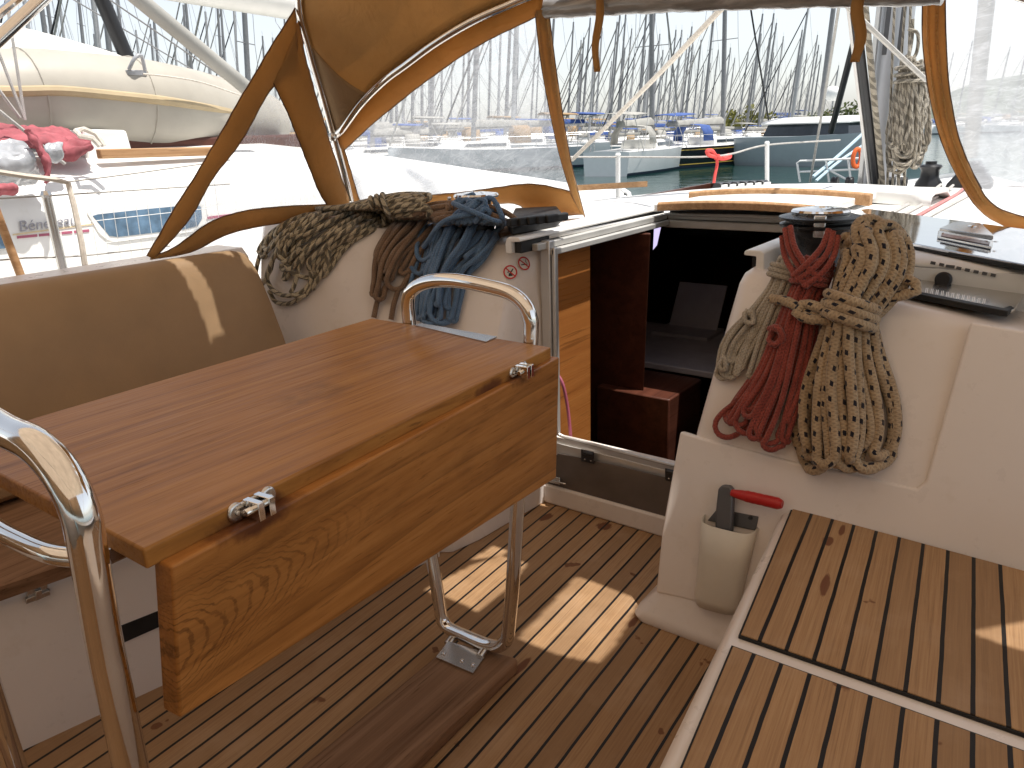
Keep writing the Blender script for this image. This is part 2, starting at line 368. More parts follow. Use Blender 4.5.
m_rope('rope_red', (0.22, 0.045, 0.035), (0.33, 0.075, 0.055))
m_rope('rope_fleck', (0.34, 0.245, 0.15), (0.46, 0.345, 0.22), (0.012, 0.012, 0.02), 'fleck', 30)
m_rope('rope_halyard', (0.30, 0.26, 0.20), (0.46, 0.41, 0.33), (0.16, 0.14, 0.11), 'twist', 20)
m_rope('rope_line_red', (0.55, 0.16, 0.16), (0.62, 0.24, 0.22)); m_rope('rope_line_grey', (0.42, 0.40, 0.37), (0.55, 0.53, 0.5))

def m_water():
    t = NT('harbour_water'); o = t.obj()
    n1 = t.noise(t.mapping(o, scale=(1, 1, 1)), 1.6, 5, 0.6, 0.5); n2 = t.noise(o, 0.5, 3, 0.5)
    h = t.math('ADD', t.math('MULTIPLY', n1, 0.5), n2)
    c = t.ramp(t.noise(o, 0.05, 3), [(0.35, (0.006, 0.032, 0.027)), (0.7, (0.012, 0.046, 0.038))])
    MAT['harbour_water'] = t.done(t.bsdf(c, 0.06, 0, t.bump(h, 0.25, 0.12), 0.5, ior=1.33))
m_water()
def m_leaf(name, a, b):
    t = NT(name); o = t.obj()
    c = t.ramp(t.noise(o, 3, 3), [(0.3, a), (0.7, b)])
    d = t.bsdf(c, 0.6, 0, None, 0.3)
    tr = t.n('ShaderNodeBsdfTranslucent'); t.l(c, tr.inputs[0])
    mx = t.n('ShaderNodeMixShader'); mx.inputs[0].default_value = 0.3; t.l(d, mx.inputs[1]); t.l(tr.outputs[0], mx.inputs[2])
    MAT[name] = t.done(mx.outputs[0])
m_leaf('leaf_green', (0.05, 0.075, 0.02), (0.12, 0.14, 0.04)); m_leaf('leaf_yellow', (0.12, 0.12, 0.03), (0.20, 0.19, 0.05))

# ------------------------------------------------------------------ mesh builder
def smooth_path(pts, step=0.012, closed=False):
    """Catmull-Rom through pts, resampled"""
    P = [Vector(p) for p in pts]
    n = len(P); out = []
    segs = n if closed else n - 1
    for i in range(segs):
        if closed: p0, p1, p2, p3 = P[(i - 1) % n], P[i], P[(i + 1) % n], P[(i + 2) % n]
        else:
            p1, p2 = P[i], P[i + 1]
            p0 = P[i - 1] if i > 0 else p1 * 2 - p2
            p3 = P[i + 2] if i + 2 < n else p2 * 2 - p1
        k = max(1, min(60, int((p2 - p1).length / step)))
        for j in range(k):
            t = j / k; t2 = t * t; t3 = t2 * t
            out.append(0.5 * ((2 * p1) + (-p0 + p2) * t + (2 * p0 - 5 * p1 + 4 * p2 - p3) * t2 + (-p0 + 3 * p1 - 3 * p2 + p3) * t3))
    if not closed: out.append(P[-1].copy())
    return out

class MB:
    def __init__(s): s.v = []; s.f = []; s.uv = []; s.mi = []; s.cur = 0
    def add(s, vs, fs, uvs=None):
        b = len(s.v); s.v += [Vector(v) for v in vs]
        for k, f in enumerate(fs):
            s.f.append([b + i for i in f]); s.mi.append(s.cur)
            s.uv.append(uvs[k] if uvs else [(0, 0)] * len(f))
        return s
    def box(s, lo, hi, mat=None):
        x0, y0, z0 = lo; x1, y1, z1 = hi
        vs = [Vector(p) for p in ((x0, y0, z0), (x1, y0, z0), (x1, y1, z0), (x0, y1, z0), (x0, y0, z1), (x1, y0, z1), (x1, y1, z1), (x0, y1, z1))]
        if mat is not None: vs = [mat @ v for v in vs]
        return s.add(vs, [(0, 3, 2, 1), (4, 5, 6, 7), (0, 1, 5, 4), (1, 2, 6, 5), (2, 3, 7, 6), (3, 0, 4, 7)])
    def prism(s, poly, ext):
        """closed solid: polygon (list of points) extruded by vector ext"""
        n = len(poly); a = [Vector(p) for p in poly]; e = Vector(ext); b = [p + e for p in a]
        fs = [tuple(range(n)), tuple(range(2 * n - 1, n - 1, -1))]
        for i in range(n):
            j = (i + 1) % n; fs.append((i, n + i, n + j, j))
        return s.add(a + b, fs)
    def loft(s, rings, closed=True, caps=True):
        n = len(rings[0]); vs = [p for r in rings for p in r]; fs = []
        m = n if closed else n - 1
        for k in range(len(rings) - 1):
            for i in range(m):
                j = (i + 1) % n
                fs.append((k * n + i, k * n + j, (k + 1) * n + j, (k + 1) * n + i))
        if caps and closed:
            fs.append(tuple(range(n - 1, -1, -1))); fs.append(tuple(range((len(rings) - 1) * n, len(rings) * n)))
        return s.add(vs, fs)
    def tube(s, pts, r, seg=8, closed=False, caps=True, taper=None, u0=0.0):
        P = [Vector(p) for p in pts]; n = len(P)
        if n < 2: return s
        T = []
        for i in range(n):
            if closed: t = P[(i + 1) % n] - P[i - 1]
            else: t = P[min(i + 1, n - 1)] - P[max(i - 1, 0)]
            T.append(t.normalized() if t.length > 1e-9 else Vector((0, 0, 1)))
        up = Vector((0, 0, 1)) if abs(T[0].z) < 0.9 else Vector((1, 0, 0))
        N = T[0].cross(up).normalized(); rings = []; L = u0; us = []
        for i in range(n):
            if i > 0:
                L += (P[i] - P[i - 1]).length
                N = N - T[i] * N.dot(T[i])
                N = N.normalized() if N.length > 1e-6 else T[i].orthogonal().normalized()
            B = T[i].cross(N); us.append(L)
            rr = r if taper is None else r * taper(i / (n - 1))
            rings.append([P[i] + (N * math.cos(2 * PI * k / seg) + B * math.sin(2 * PI * k / seg)) * rr for k in range(seg)])
        vs = [p for q in rings for p in q]; fs = []; uvs = []
        for i in range(n if closed else n - 1):
            i2 = (i + 1) % n; ua, ub = us[i], us[i + 1] if i + 1 < n else us[i] + (P[0] - P[-1]).length
            for k in range(seg):
                k2 = (k + 1) % seg
                fs.append((i * seg + k, i * seg + k2, i2 * seg + k2, i2 * seg + k))
                uvs.append([(ua, k / seg), (ua, (k + 1) / seg), (ub, (k + 1) / seg), (ub, k / seg)])
        if caps and not closed:
            fs.append(tuple(range(seg - 1, -1, -1))); uvs.append([(us[0], 0)] * seg)
            fs.append(tuple(range((n - 1) * seg, n * seg))); uvs.append([(us[-1], 0)] * seg)
        return s.add(vs, fs, uvs)
    def cyl(s, a, b, r, seg=16, r2=None):
        a, b = Vector(a), Vector(b)
        return s.tube([a, b], r, seg, taper=(lambda t: 1 + t * ((r2 / r) - 1)) if r2 is not None else None)
    def lathe(s, c, prof, seg=28, axis=Vector((0, 0, 1))):
        """profile [(r, h)] about axis through c"""
        ax = Vector(axis).normalized(); e1 = ax.orthogonal().normalized(); e2 = ax.cross(e1); c = Vector(c)
        rings = [[c + ax * h + (e1 * math.cos(2 * PI * k / seg) + e2 * math.sin(2 * PI * k / seg)) * max(r, 1e-4) for k in range(seg)] for r, h in prof]
        return s.loft(rings)
    def sphere(s, c, r, seg=12, sq=(1, 1, 1)):
        c = Vector(c)
        rings = []
        for i in range(1, seg // 2):
            th = PI * i / (seg // 2)
            rings.append([c + Vector((r * sq[0] * math.sin(th) * math.cos(2 * PI * k / seg), r * sq[1] * math.sin(th) * math.sin(2 * PI * k / seg), r * sq[2] * math.cos(th))) for k in range(seg)])
        return s.loft(rings)
    def build(s, name, mats, parent=None, smooth=None, bevel=0.0, bseg=2, solid=0.0, subsurf=0, angle=40):
        me = bpy.data.meshes.new(name); me.from_pydata([tuple(v) for v in s.v], [], s.f)
        o = bpy.data.objects.new(name, me)
        if not isinstance(mats, (list, tuple)): mats = [mats]
        for m in mats: me.materials.append(MAT[m])
        for p, i in zip(me.polygons, s.mi): p.material_index = i
        if any(any(c != (0, 0) for c in u) for u in s.uv):
            lay = me.uv_layers.new(name='UVMap'); k = 0
            for u in s.uv:
                for c in u: lay.data[k].uv = c; k += 1
        bm = bmesh.new(); bm.from_mesh(me); bmesh.ops.recalc_face_normals(bm, faces=bm.faces); bm.to_mesh(me); bm.free()
        COL.objects.link(o)
        if parent is not None:
            o.parent = parent; o.matrix_parent_inverse = Matrix.Translation(-parent.location)
        if solid: md = o.modifiers.new('solid', 'SOLIDIFY'); md.thickness = solid; md.offset = 0
        if subsurf: md = o.modifiers.new('sub', 'SUBSURF'); md.levels = subsurf; md.render_levels = subsurf
        if bevel: md = o.modifiers.new('bevel', 'BEVEL'); md.width = bevel; md.segments = bseg; md.limit_method = 'ANGLE'; md.angle_limit = math.radians(35)
        sm = smooth if smooth is not None else True
        if sm:
            me.shade_smooth()
            try:
                me.set_sharp_from_angle(angle=math.radians(angle))
            except Exception: pass
        return o

def tag(o, label=None, cat=None, group=None, kind=None):
    if label: o['label'] = label
    if cat: o['category'] = cat
    if group: o['group'] = group
    if kind: o['kind'] = kind
    return o
def empty(name, loc, label, cat, group=None):
    o = bpy.data.objects.new(name, None); o.empty_display_size = 0.1; COL.objects.link(o); o.location = loc
    return tag(o, label, cat, group)
def thing(name, loc, label, cat, group=None):
    return empty(name, loc, label, cat, group)
# ================================================================== OUR YACHT
boat = thing('sailing_yacht', (-1.05, 1.0, -0.5), 'white sailing yacht seen from its own teak cockpit with open dark companionway', 'yacht')
XC = -1.07

# --- sole
mb = MB(); mb.add([(-2.0, -1.2, 0), (0.4, -1.2, 0), (0.4, 2.3, 0), (-2.0, 2.3, 0)], [(0, 1, 2, 3)])
mb.build('cockpit_sole', 'sole_teak', boat, smooth=False)

# --- starboard moulding beside the companionway (raked block)
def rakeS(z): return 1.675 + 0.285 * z
levels = [(0.0, -0.845, -0.03), (0.012, -0.852, -0.036), (0.03, -0.845, -0.03), (0.07, -0.81, -0.006), (0.14, -0.797, 0), (0.3, -0.783, 0), (0.52, -0.765, 0), (0.8, -0.728, 0), (0.90, -0.714, 0.0), (0.925, -0.706, 0.008), (0.938, -0.69, 0.022)]
rings = []
RXX = 0.75
for z, xl, dy in levels:
    yf = rakeS(z) + dy
    r = 0.035
    rg = []
    for k in range(7):
        a = PI / 2 * k / 6
        rg.append(Vector((xl + r - r * math.cos(a), yf + r - r * math.sin(a), z)))
    drop = 0.0 if z < 0.6 else 0.0
    for xx in (-0.45, -0.2, -0.08, RXX): rg.append(Vector((xx, yf, z)))
    rg.append(Vector((RXX, 2.16, z))); rg.append(Vector((xl + 0.0, 2.16, z)))
    rings.append(rg)
# slope the top down outboard
for k, rg in enumerate(rings):
    z0 = levels[k][0]
    if z0 > 0.6:
        for p in rg:
            f = max(0, (p.x + 0.69)) / 0.6
            w = (z0 - 0.6) / 0.338
            p.z -= 0.088 * f * w
mb = MB(); mb.loft(rings)
mb.build('bulkhead_moulding', 'gelcoat', boat, angle=50)
# raised lower panel + groove shapes on its face
PS = (Vector((-0.5, rakeS(0.5), 0.5)), Vector((0, -1, 0.285)).normalized())
def faceS(px, py, off=0.0): return onp(px, py, PS, off)
mb = MB()
poly = [(676, 432), (700, 437), (797, 461), (860, 474), (918, 487), (925, 479), (971, 317), (1012, 323), (1180, 350), (1180, 620), (1024, 575), (795, 512), (742, 640), (660, 640), (663, 530)]
poly = [(681, 431), (700, 437), (797, 462), (860, 475), (917, 488), (926, 480), (971, 322), (1012, 329), (1170, 352), (1170, 700), (800, 640), (745, 612), (700, 602), (657, 592), (663, 530)]
a = [faceS(*q, -0.02) for q in poly]; b = [faceS(*q, 0.008) for q in poly]
mb.loft([a, b]); mb.build('face_panel', 'gelcoat', boat, bevel=0.007, bseg=4)

# --- starboard bench
bd = Vector((-0.1153, 0.9933, 0)); bn = Vector((0.9933, 0.1153, 0))
ZB = 0.375
e0 = onz(712, 650, ZB)
def bpt(s, t, z): p = e0 + bd * s + bn * t; return Vector((p.x, p.y, z))
mb = MB()
prof = [(0.012, 0.0), (0.004, 0.20), (0.0, ZB - 0.03), (0.004, ZB - 0.012), (0.014, ZB - 0.003), (0.028, ZB), (1.1, ZB), (1.1, 0.0)]
mb.loft([[bpt(s, t, z) for t, z in prof] for s in (-1.4, 0.62)])
mb.build('bench_base', 'gelcoat', boat)
Z1 = ZB + 0.010
def panel(px_poly, name):
    pts = [onz(x, y, Z1) for x, y in px_poly]
    c = sum(pts, Vector()) / len(pts)
    mk = MB(); mk.prism([Vector((p.x, p.y, ZB + 0.001)) for p in [c + (p - c) * 1.012 for p in pts]], (0, 0, 0.0065))
    o = mk.build(name + '_seal', 'black_rubber', boat)
    mk = MB(); mk.prism([Vector((p.x, p.y, ZB + 0.002)) for p in pts], (0, 0, 0.008))
    return mk.build(name, 'bench_teak', boat, bevel=0.0015)
panel([(741, 634), (793, 508), (1140, 602), (1240, 806)], 'bench_panel')
panel([(733, 646), (1250, 832), (1120, 1250), (560, 1060)], 'bench_panel')

# --- port seat and moulding
mb = MB()
pa, pb = Vector((-1.76, 0.45, 0)), Vector((-1.52, 1.60, 0))
dirp = (pb - pa).normalized(); q0 = pa - dirp * 1.6
SZ = 0.384
nP = Vector((-dirp.y, dirp.x, 0))
prof = [(0.0, 0.0), (0.0, SZ - 0.03), (0.008, SZ - 0.008), (0.03, SZ), (0.9, SZ), (0.9, 0.0)]
mb.loft([[p + nP * t + Vector((0, 0, z)) for t, z in prof] for p in (q0, pb)])
mb.build('seat_base', 'gelcoat', boat)
# dark slot and lid line in the face
def seatface(px, py, off=0): return onp(px, py, (pa, -nP), off)
mb = MB(); mb.loft([[seatface(x, y, -0.004) for x, y in ((117, 645), (160, 626), (160, 610), (117, 627))], [seatface(x, y, 0.003) for x, y in ((117, 645), (160, 626), (160, 610), (117, 627))]])
mb.build('locker_gap', 'black_rubber', boat, smooth=False)
mb = MB()
mb.loft([[p + nP * t + Vector((0, 0, z)) for t, z in ((-0.016, SZ + 0.002), (-0.016, SZ + 0.034), (-0.008, SZ + 0.04), (0.5, SZ + 0.04), (0.5, SZ + 0.002))] for p in (q0, pb - dirp * 0.05)])
mb.build('seat_slat', 'beam_teak', boat)
# locker latch
lt = MB()
for k, (cx, cy, w, h, off) in enumerate(((37, 589, 10, 8, 0.004), (37, 595, 12, 5, 0.012), (37, 592, 3, 9, 0.018))):
    pp = [(cx - w, cy + h * 0.5 + w * 0.38), (cx + w, cy + h * 0.5 - w * 0.38), (cx + w, cy - h * 0.5 - w * 0.38), (cx - w, cy - h * 0.5 + w * 0.38)]
    lt.loft([[seatface(x, y, 0.0) for x, y in pp], [seatface(x, y, off) for x, y in pp]])
lt.build('locker_latch', 'steel', boat, bevel=0.001)

# footprint loft of the port coaming block
def ring(z, pts): return [Vector((x, y, z)) for x, y in pts]
rg = []
sh = [(0.0, 0.0), (0.4, 0.0), (0.72, 0.02), (0.86, 0.04), (0.915, 0.06), (0.935, 0.085)]
for z, ins in sh:
    k = z / 0.93
    pts = [(-1.44, 2.16), (-1.46, 1.95 + 0.16 * k), (-1.475, 1.75 + 0.33 * k), (-1.50, 1.64 + 0.42 * k), (-1.58 - 0.02 * k, 1.585 + 0.455 * k),
           (-1.75 - 0.05 * k, 1.59 + 0.41 * k), (-2.0 - 0.0 * k, 1.60 + 0.30 * k), (-2.25, 1.62 + 0.12 * k), (-2.47, 1.66 + 0.06 * k), (-2.62, 1.9), (-2.62, 2.16)]
    c = Vector((-2.0, 2.16, 0))
    out = []
    for i, (x, y) in enumerate(pts):
        p = Vector((x, y, 0)); d = (c - p).normalized() * ins if 0 < i < 9 else Vector()
        zz = z
        if z > 0.6: zz += max(0, (-1.55 - x)) / 0.75 * 0.075 * (z - 0.6) / 0.335
        out.append(Vector((x + d.x, y + d.y, zz)))
    rg.append(out)
mb = MB(); mb.loft(rg); mb.build('coaming_moulding', 'gelcoat', boat, bevel=0.004, angle=60)
# coaming run behind the backrest
mb = MB()
prof = [(-2.32, 0.3), (-2.44, 0.90), (-2.47, 0.93), (-2.62, 0.93), (-2.9, 0.62), (-2.9, 0.3)]
mb.loft([[Vector((x, y, z)) for x, z in prof] for y in (-1.2, 1.68)])
mb.build('coaming_run', 'gelcoat', boat)

# --- coachroof
def roofz(x, y):
    return 0.962 - 0.017 * (y - 2.2) - 0.045 * ((x - XC) / 1.2) ** 2 - max(0, y - 4.6) ** 2 * 0.02
mb = MB()
ys = [2.16, 2.4, 2.7, 3.02, 3.3, 3.7, 4.1, 4.5, 4.9, 5.2, 5.5, 5.75, 5.9]
def halfw(y): return 1.52 if y < 4.2 else 1.52 - 0.30 * (y - 4.2) - 0.42 * max(0, y - 5.0) ** 1.5
us = [-1, -0.86, -0.6, None, 'a', 'b', None, 0.6, 0.86, 1]
XO0, XO1 = -1.445, -0.70
rows = []
for y in ys:
    w = halfw(y); row = []
    xs = [-w + XC, -0.86 * w + XC, -0.55 * w + XC, XO0, -1.07, XO1, 0.55 * w + XC, 0.86 * w + XC, w + XC]
    xs.sort()
    row = [Vector((x, y, roofz(x, y))) for x in xs]
    # rounded edge and side
    l, r = row[0], row[-1]
    row = [Vector((l.x - 0.22, y, 0.55)), Vector((l.x - 0.05, y, l.z - 0.10)), Vector((l.x - 0.018, y, l.z - 0.03))] + row + [Vector((r.x + 0.018, y, r.z - 0.03)), Vector((r.x + 0.05, y, r.z - 0.10)), Vector((r.x + 0.22, y, 0.55))]
    rows.append(row)
last = rows[-1]; rows.append([Vector((p.x * 0.9 + XC * 0.1, p.y + 0.25, p.z * 0.0 + 0.55)) for p in last])
n = len(rows[0]); vs = [p for r in rows for p in r]; fs = []
for k in range(len(rows) - 1):
    for i in range(n - 1):
        a, b = rows[k][i], rows[k][i + 1]
        if k < 3 and a.x >= XO0 - 0.01 and b.x <= XO1 + 0.01: continue
        fs.append((k * n + i, k * n + i + 1, (k + 1) * n + i + 1, (k + 1) * n + i))
mb.add(vs, fs); mb.build('coachroof', 'gelcoat_white', boat, solid=0.012, angle=60)
# side decks, hull
mb = MB()
def hullw(y): return 1.95 if y < 3 else max(0.03, 1.95 * (1 - ((y - 3) / 6.3) ** 1.9))
hy = [-2.2, 0, 1.5, 3, 4, 5, 6, 7, 8, 8.8, 9.3]
deck = []
for y in hy:
    w = hullw(y); z = 0.55 + 0.004 * max(0, y - 3) ** 2
    deck.append([Vector((XC - w * 0.8, y, -0.7)), Vector((XC - w, y, 0.0)), Vector((XC - w, y, z + 0.04)), Vector((XC - w + 0.03, y, z + 0.04)), Vector((XC - w + 0.03, y, z)),
                 Vector((XC - min(w * 0.9, 1.4), y, z + 0.012))])
mb.loft(deck, closed=False, caps=False)
deckr = [[Vector((2 * XC - p.x, p.y, p.z)) for p in r] for r in deck]
mb.loft(deckr, closed=False, caps=False)
fd = [[r[5], rr[5]] for r, rr in zip(deck, deckr)][5:]
mb.loft(fd, closed=False, caps=False)
mb.build('hull', 'gelcoat_white', boat)

# --- companionway: frame, rails, washboard, sill
mb = MB()
mb.box((-1.452, 2.112, 0.27), (-1.415, 2.145, 0.952))           # port jamb
mb.box((-1.412, 2.118, 0.27), (-1.398, 2.14, 0.93))
mb.build('companionway_jamb', 'alu', boat, bevel=0.004)
mb = MB()
mb.box((-1.455, 2.06, 0.925), (-1.425, 3.02, 0.948))
mb.box((-1.425, 2.118, 0.905), (-1.40, 3.0, 0.925))
mb.box((-1.425, 2.99, 0.895), (-0.70, 3.02, 0.925))
mb.box((-1.425, 3.022, 0.926), (-0.70, 3.04, 0.945))
mb.build('hatch_track', 'alu_paint', boat, bevel=0.003)
mb = MB()
mb.loft([[Vector((x, y, z)) for x, z in ((-1.50, 0.955), (-1.495, 0.972), (-1.485, 0.978), (-1.448, 0.978), (-1.442, 0.972), (-1.442, 0.964), (-1.475, 0.962), (-1.475, 0.925), (-1.50, 0.925))] for y in (1.985, 3.05)])
mb.build('slide_rail', 'gelcoat_white', boat, bevel=0.003)
mb = MB()
mb.loft([[Vector((2 * XC - x - 0.02, y, z + 0.004)) for x, z in ((-1.50, 0.90), (-1.495, 0.972), (-1.485, 0.978), (-1.448, 0.978), (-1.442, 0.972), (-1.442, 0.964), (-1.475, 0.962), (-1.475, 0.90))] for y in (1.99, 3.05)])
mb.build('slide_rail', 'gelcoat_white', boat, bevel=0.003)
mb = MB(); mb.box((-1.472, 2.0, 0.926), (-1.446, 3.03, 0.9615)); mb.box((-0.705, 2.02, 0.925), (-0.682, 3.0, 0.966)); mb.box((-1.425, 3.041, 0.9), (-0.70, 3.06, 0.965))  # black strips stand in for the dark open gaps by the rails
mb.build('track_gap', 'black_rubber', boat)
# bulkhead below the opening
mb = MB()
mb.box((-1.445, 2.14, -0.05), (-0.70, 2.17, 0.25)); mb.build('sill_bulkhead', 'gelcoat', boat)
mb = MB(); mb.box((-1.47, 2.095, 0.0), (-0.75, 2.14, 0.075)); mb.build('sill_step', 'gelcoat', boat, bevel=0.008)
# sill frame with rounded corner
def bh(px, py, off=0.0): return ony(px, py, 2.13 - off)
mb = MB()
pth = smooth_path([bh(551, 395), bh(552.5, 418), bh(555, 430), bh(562, 436), bh(580, 441), bh(620, 451.5), bh(668, 464), bh(700, 472)], 0.01)
mb.tube(pth, 0.0065, 8); mb.build('sill_trim', 'alu', boat)
mb = MB()
pp = [(549, 440), (562, 444), (620, 458), (700, 479), (700, 491), (620, 470), (562, 455), (549, 452)]
mb.loft([[bh(x, y, -0.01) for x, y in pp], [bh(x, y, 0.012) for x, y in pp]]); mb.build('sill_frame', 'alu', boat, bevel=0.003)
wb = MB()
pp = [(558, 453), (620, 466), (700, 486), (696, 529), (679, 523), (620, 507.5), (546, 487), (546, 469)]
wb.loft([[bh(x, y, 0.012) for x, y in pp], [bh(x, y, 0.024) for x, y in pp]])
wbo = wb.build('washboard', 'washboard_acrylic', boat, bevel=0.002)
for cx, cy in ((588, 455), (672, 474)):
    hb = MB(); pp = [(cx - 7, cy - 6), (cx + 6, cy - 3), (cx + 6, cy + 9), (cx - 7, cy + 6)]
    hb.loft([[bh(x, y, 0.02) for x, y in pp], [bh(x, y, 0.034) for x, y in pp]])
    p = bh(cx - 5, cy - 3, 0.036); q = bh(cx + 5, cy, 0.036); hb.cyl(p, q, 0.008, 10)
    hb.build('hinge', 'black_plastic', wbo, bevel=0.002)
    sc = MB()
    for dx in (-3, 3): sc.sphere(bh(cx + dx, cy + 5 + dx * 0.25, 0.035), 0.0035, 8)
    sc.build('hinge_screw', 'steel', wbo)
lk = MB(); pp = [(549, 475), (560, 478), (560, 485), (549, 482)]
lk.loft([[bh(x, y, 0.02) for x, y in pp], [bh(x, y, 0.036) for x, y in pp]]); lk.cyl(bh(552, 481, 0.04), bh(566, 484, 0.04), 0.004, 8)
lk.build('washboard_latch', 'steel', wbo, bevel=0.002)

mb = MB(); mb.box((-0.69, 2.15, 0.78), (0.75, 2.158, 0.938)); mb.build('roof_riser', 'gelcoat_white', boat, smooth=False)
# --- sliding hatch (open, pushed forward)
hw = 0.42
HC = -1.10
def hz(x, y): return 0.990 + 0.022 * (1 - ((x - XC) / hw) ** 2) - 0.014 * (y - 3.0)
mb = MB(); rings = []
xs = [HC - 0.33 + 0.66 * k / 12 for k in range(13)]
for y in (2.90, 3.2, 3.5, 3.85):
    rings.append([Vector((x, y, hz(x, y))) for x in xs] + [Vector((x, y, hz(x, y) - 0.03)) for x in reversed(xs)])
mb.loft(rings); hatch = mb.build('sliding_hatch', 'gelcoat_white', boat, bevel=0.004)
for y0, y1, dz in ((2.868, 2.915, 0.004), (3.36, 3.41, 0.02)):
    mb = MB(); W_ = 0.30 if y0 < 3 else 0.385
    mb.loft([[Vector((x, y, z)) for y, z in ((y0, hz(x, y0) - 0.026), (y0, hz(x, y0) + dz - 0.004), (y0 + 0.008, hz(x, y0) + dz + 0.004), (y1, hz(x, y1) + dz), (y1, hz(x, y1) - 0.026))] for x in [HC - W_ + 2 * W_ * k / 14 for k in range(15)]])
    mb.build('wood_trim', 'trim_teak', hatch, bevel=0.002)
# garage moulding in front of the hatch
mb = MB()
gw = 0.52; gx = [XC - gw + 2 * gw * k / 12 for k in range(13)]
mb.loft([[Vector((x, y, roofz(x, y) + dz + 0.016 * (1 - ((x - XC) / gw) ** 2))) for x in gx] for y, dz in ((3.72, 0.0), (3.73, 0.045), (3.8, 0.055), (4.15, 0.045), (4.3, -0.005))], closed=False, caps=False)
mb.build('hatch_garage', 'gelcoat_white', boat, solid=0.01)

# --- cabin interior
mb = MB()
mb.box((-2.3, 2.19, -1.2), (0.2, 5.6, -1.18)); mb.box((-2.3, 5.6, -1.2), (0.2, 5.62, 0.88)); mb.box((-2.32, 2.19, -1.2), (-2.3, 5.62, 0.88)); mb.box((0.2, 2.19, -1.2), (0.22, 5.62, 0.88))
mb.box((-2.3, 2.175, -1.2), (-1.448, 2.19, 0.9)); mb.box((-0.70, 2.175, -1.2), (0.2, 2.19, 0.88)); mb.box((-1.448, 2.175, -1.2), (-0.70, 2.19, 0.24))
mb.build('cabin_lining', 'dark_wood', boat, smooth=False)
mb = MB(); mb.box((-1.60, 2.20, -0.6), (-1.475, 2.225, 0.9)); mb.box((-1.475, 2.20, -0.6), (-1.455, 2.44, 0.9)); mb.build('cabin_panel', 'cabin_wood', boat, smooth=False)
mb = MB(); pp = [(552, 234), (651, 210), (640, 470), (552, 447)]
mb.loft([[ony(x, y, 2.75) for x, y in pp], [ony(x, y, 2.78) for x, y in pp]])

for v in mb.v: v.z = min(v.z, 0.9)
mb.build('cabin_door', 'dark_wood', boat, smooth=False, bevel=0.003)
mb = MB(); p = ony(690, 352, 3.3)
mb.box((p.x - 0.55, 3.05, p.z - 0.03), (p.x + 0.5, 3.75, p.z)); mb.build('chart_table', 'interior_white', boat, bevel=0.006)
mb = MB(); mb.box((p.x - 0.30, 3.5, p.z + 0.002), (p.x + 0.0, 3.72, p.z + 0.02)); q = Vector((p.x - 0.28, 3.66, p.z + 0.01))
mb.loft([[q, q + Vector((0.26, 0, 0)), q + Vector((0.26, 0.12, 0.22)), q + Vector((0, 0.12, 0.22))], [v + Vector((0, 0.01, -0.005)) for v in (q, q + Vector((0.26, 0, 0)), q + Vector((0.26, 0.12, 0.22)), q + Vector((0, 0.12, 0.22)))]])
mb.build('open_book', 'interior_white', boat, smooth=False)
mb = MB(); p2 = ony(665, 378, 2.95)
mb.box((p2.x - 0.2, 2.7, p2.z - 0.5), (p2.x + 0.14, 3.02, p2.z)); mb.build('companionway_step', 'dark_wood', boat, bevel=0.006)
mb = MB(); pp = [(654, 229), (661, 227), (657, 245), (653, 250)]
mb.loft([[ony(x, y, 3.4) for x, y in pp], [ony(x, y, 3.42) for x, y in pp]]); 
t = NT('pane_glow'); em = t.n('ShaderNodeEmission'); em.inputs[0].default_value = (0.62, 0.55, 0.85, 1); em.inputs[1].default_value = 0.55; MAT['pane_glow'] = t.done(em.outputs[0])  # pane emits its own glow in place of daylight
mb.build('cabin_window', 'pane_glow', boat, smooth=False)

# --- red sheath cable / strap at port side of the opening
mb = MB(); mb.tube(smooth_path([bh(556, 372, -0.04), bh(563, 385, -0.04), bh(568, 410, -0.05), bh(571, 440, -0.05)], 0.01), 0.006, 8); mb.build('cabin_cord', 'crimson', boat)

# --- handrail on roof port side
mb = MB(); a, b = onz(574, 191, 0.93), onz(641, 187, 0.93)
mb.prism([a, b, b + Vector((0, 0, 0.035)), a + Vector((0, 0, 0.035))], (0.03, 0.03, 0))
mb.build('roof_handrail', 'trim_teak', boat)

# ------------------------------------------------------------------ acrylic lid, steel plate
lid = thing('hatch_lid', onz(950, 250, 0.93), 'mirror-bright acrylic hatch lid with recessed steel handle beside the fleck rope', 'hatch')
LZ = 0.957
pp = [(860, 212), (905, 245), (1024, 268), (1120, 288), (1120, 254), (1024, 232), (868, 211)]
mb = MB(); mb.loft([[onz(x, y, LZ) for x, y in pp], [onz(x, y, LZ) + Vector((0, 0, 0.009)) for x, y in pp]]); mb.build('lid_pane', 'mirror_lid', lid, bevel=0.002)
mb = MB(); pp = [(900, 246), (1024, 271), (1124, 292), (1124, 286), (1024, 265.5), (905, 242)]
mb.loft([[onz(x, y, LZ - 0.006) for x, y in pp], [onz(x, y, LZ - 0.006) + Vector((0, 0, 0.01)) for x, y in pp]]); mb.build('lid_seal', 'black_rubber', lid)
hd = MB(); pp = [(939, 232), (952, 226), (960, 224.5), (980, 227), (991, 237), (993, 240)]
hd.loft([[onz(x, y, LZ + 0.010) for x, y in pp], [onz(x, y, LZ + 0.010) + Vector((0, 0, 0.012)) for x, y in pp]])
pp = [(938, 233), (993, 243.5), (991, 249.5), (937, 238.5)]
hd.loft([[onz(x, y, LZ + 0.010) for x, y in pp], [onz(x, y, LZ + 0.010) + Vector((0, 0, 0.008)) for x, y in pp]])
ho = hd.build('lid_handle', 'steel', lid, bevel=0.002)
hd = MB(); pp = [(942, 233.5), (990, 242.5), (989, 245.5), (941, 236.5)]
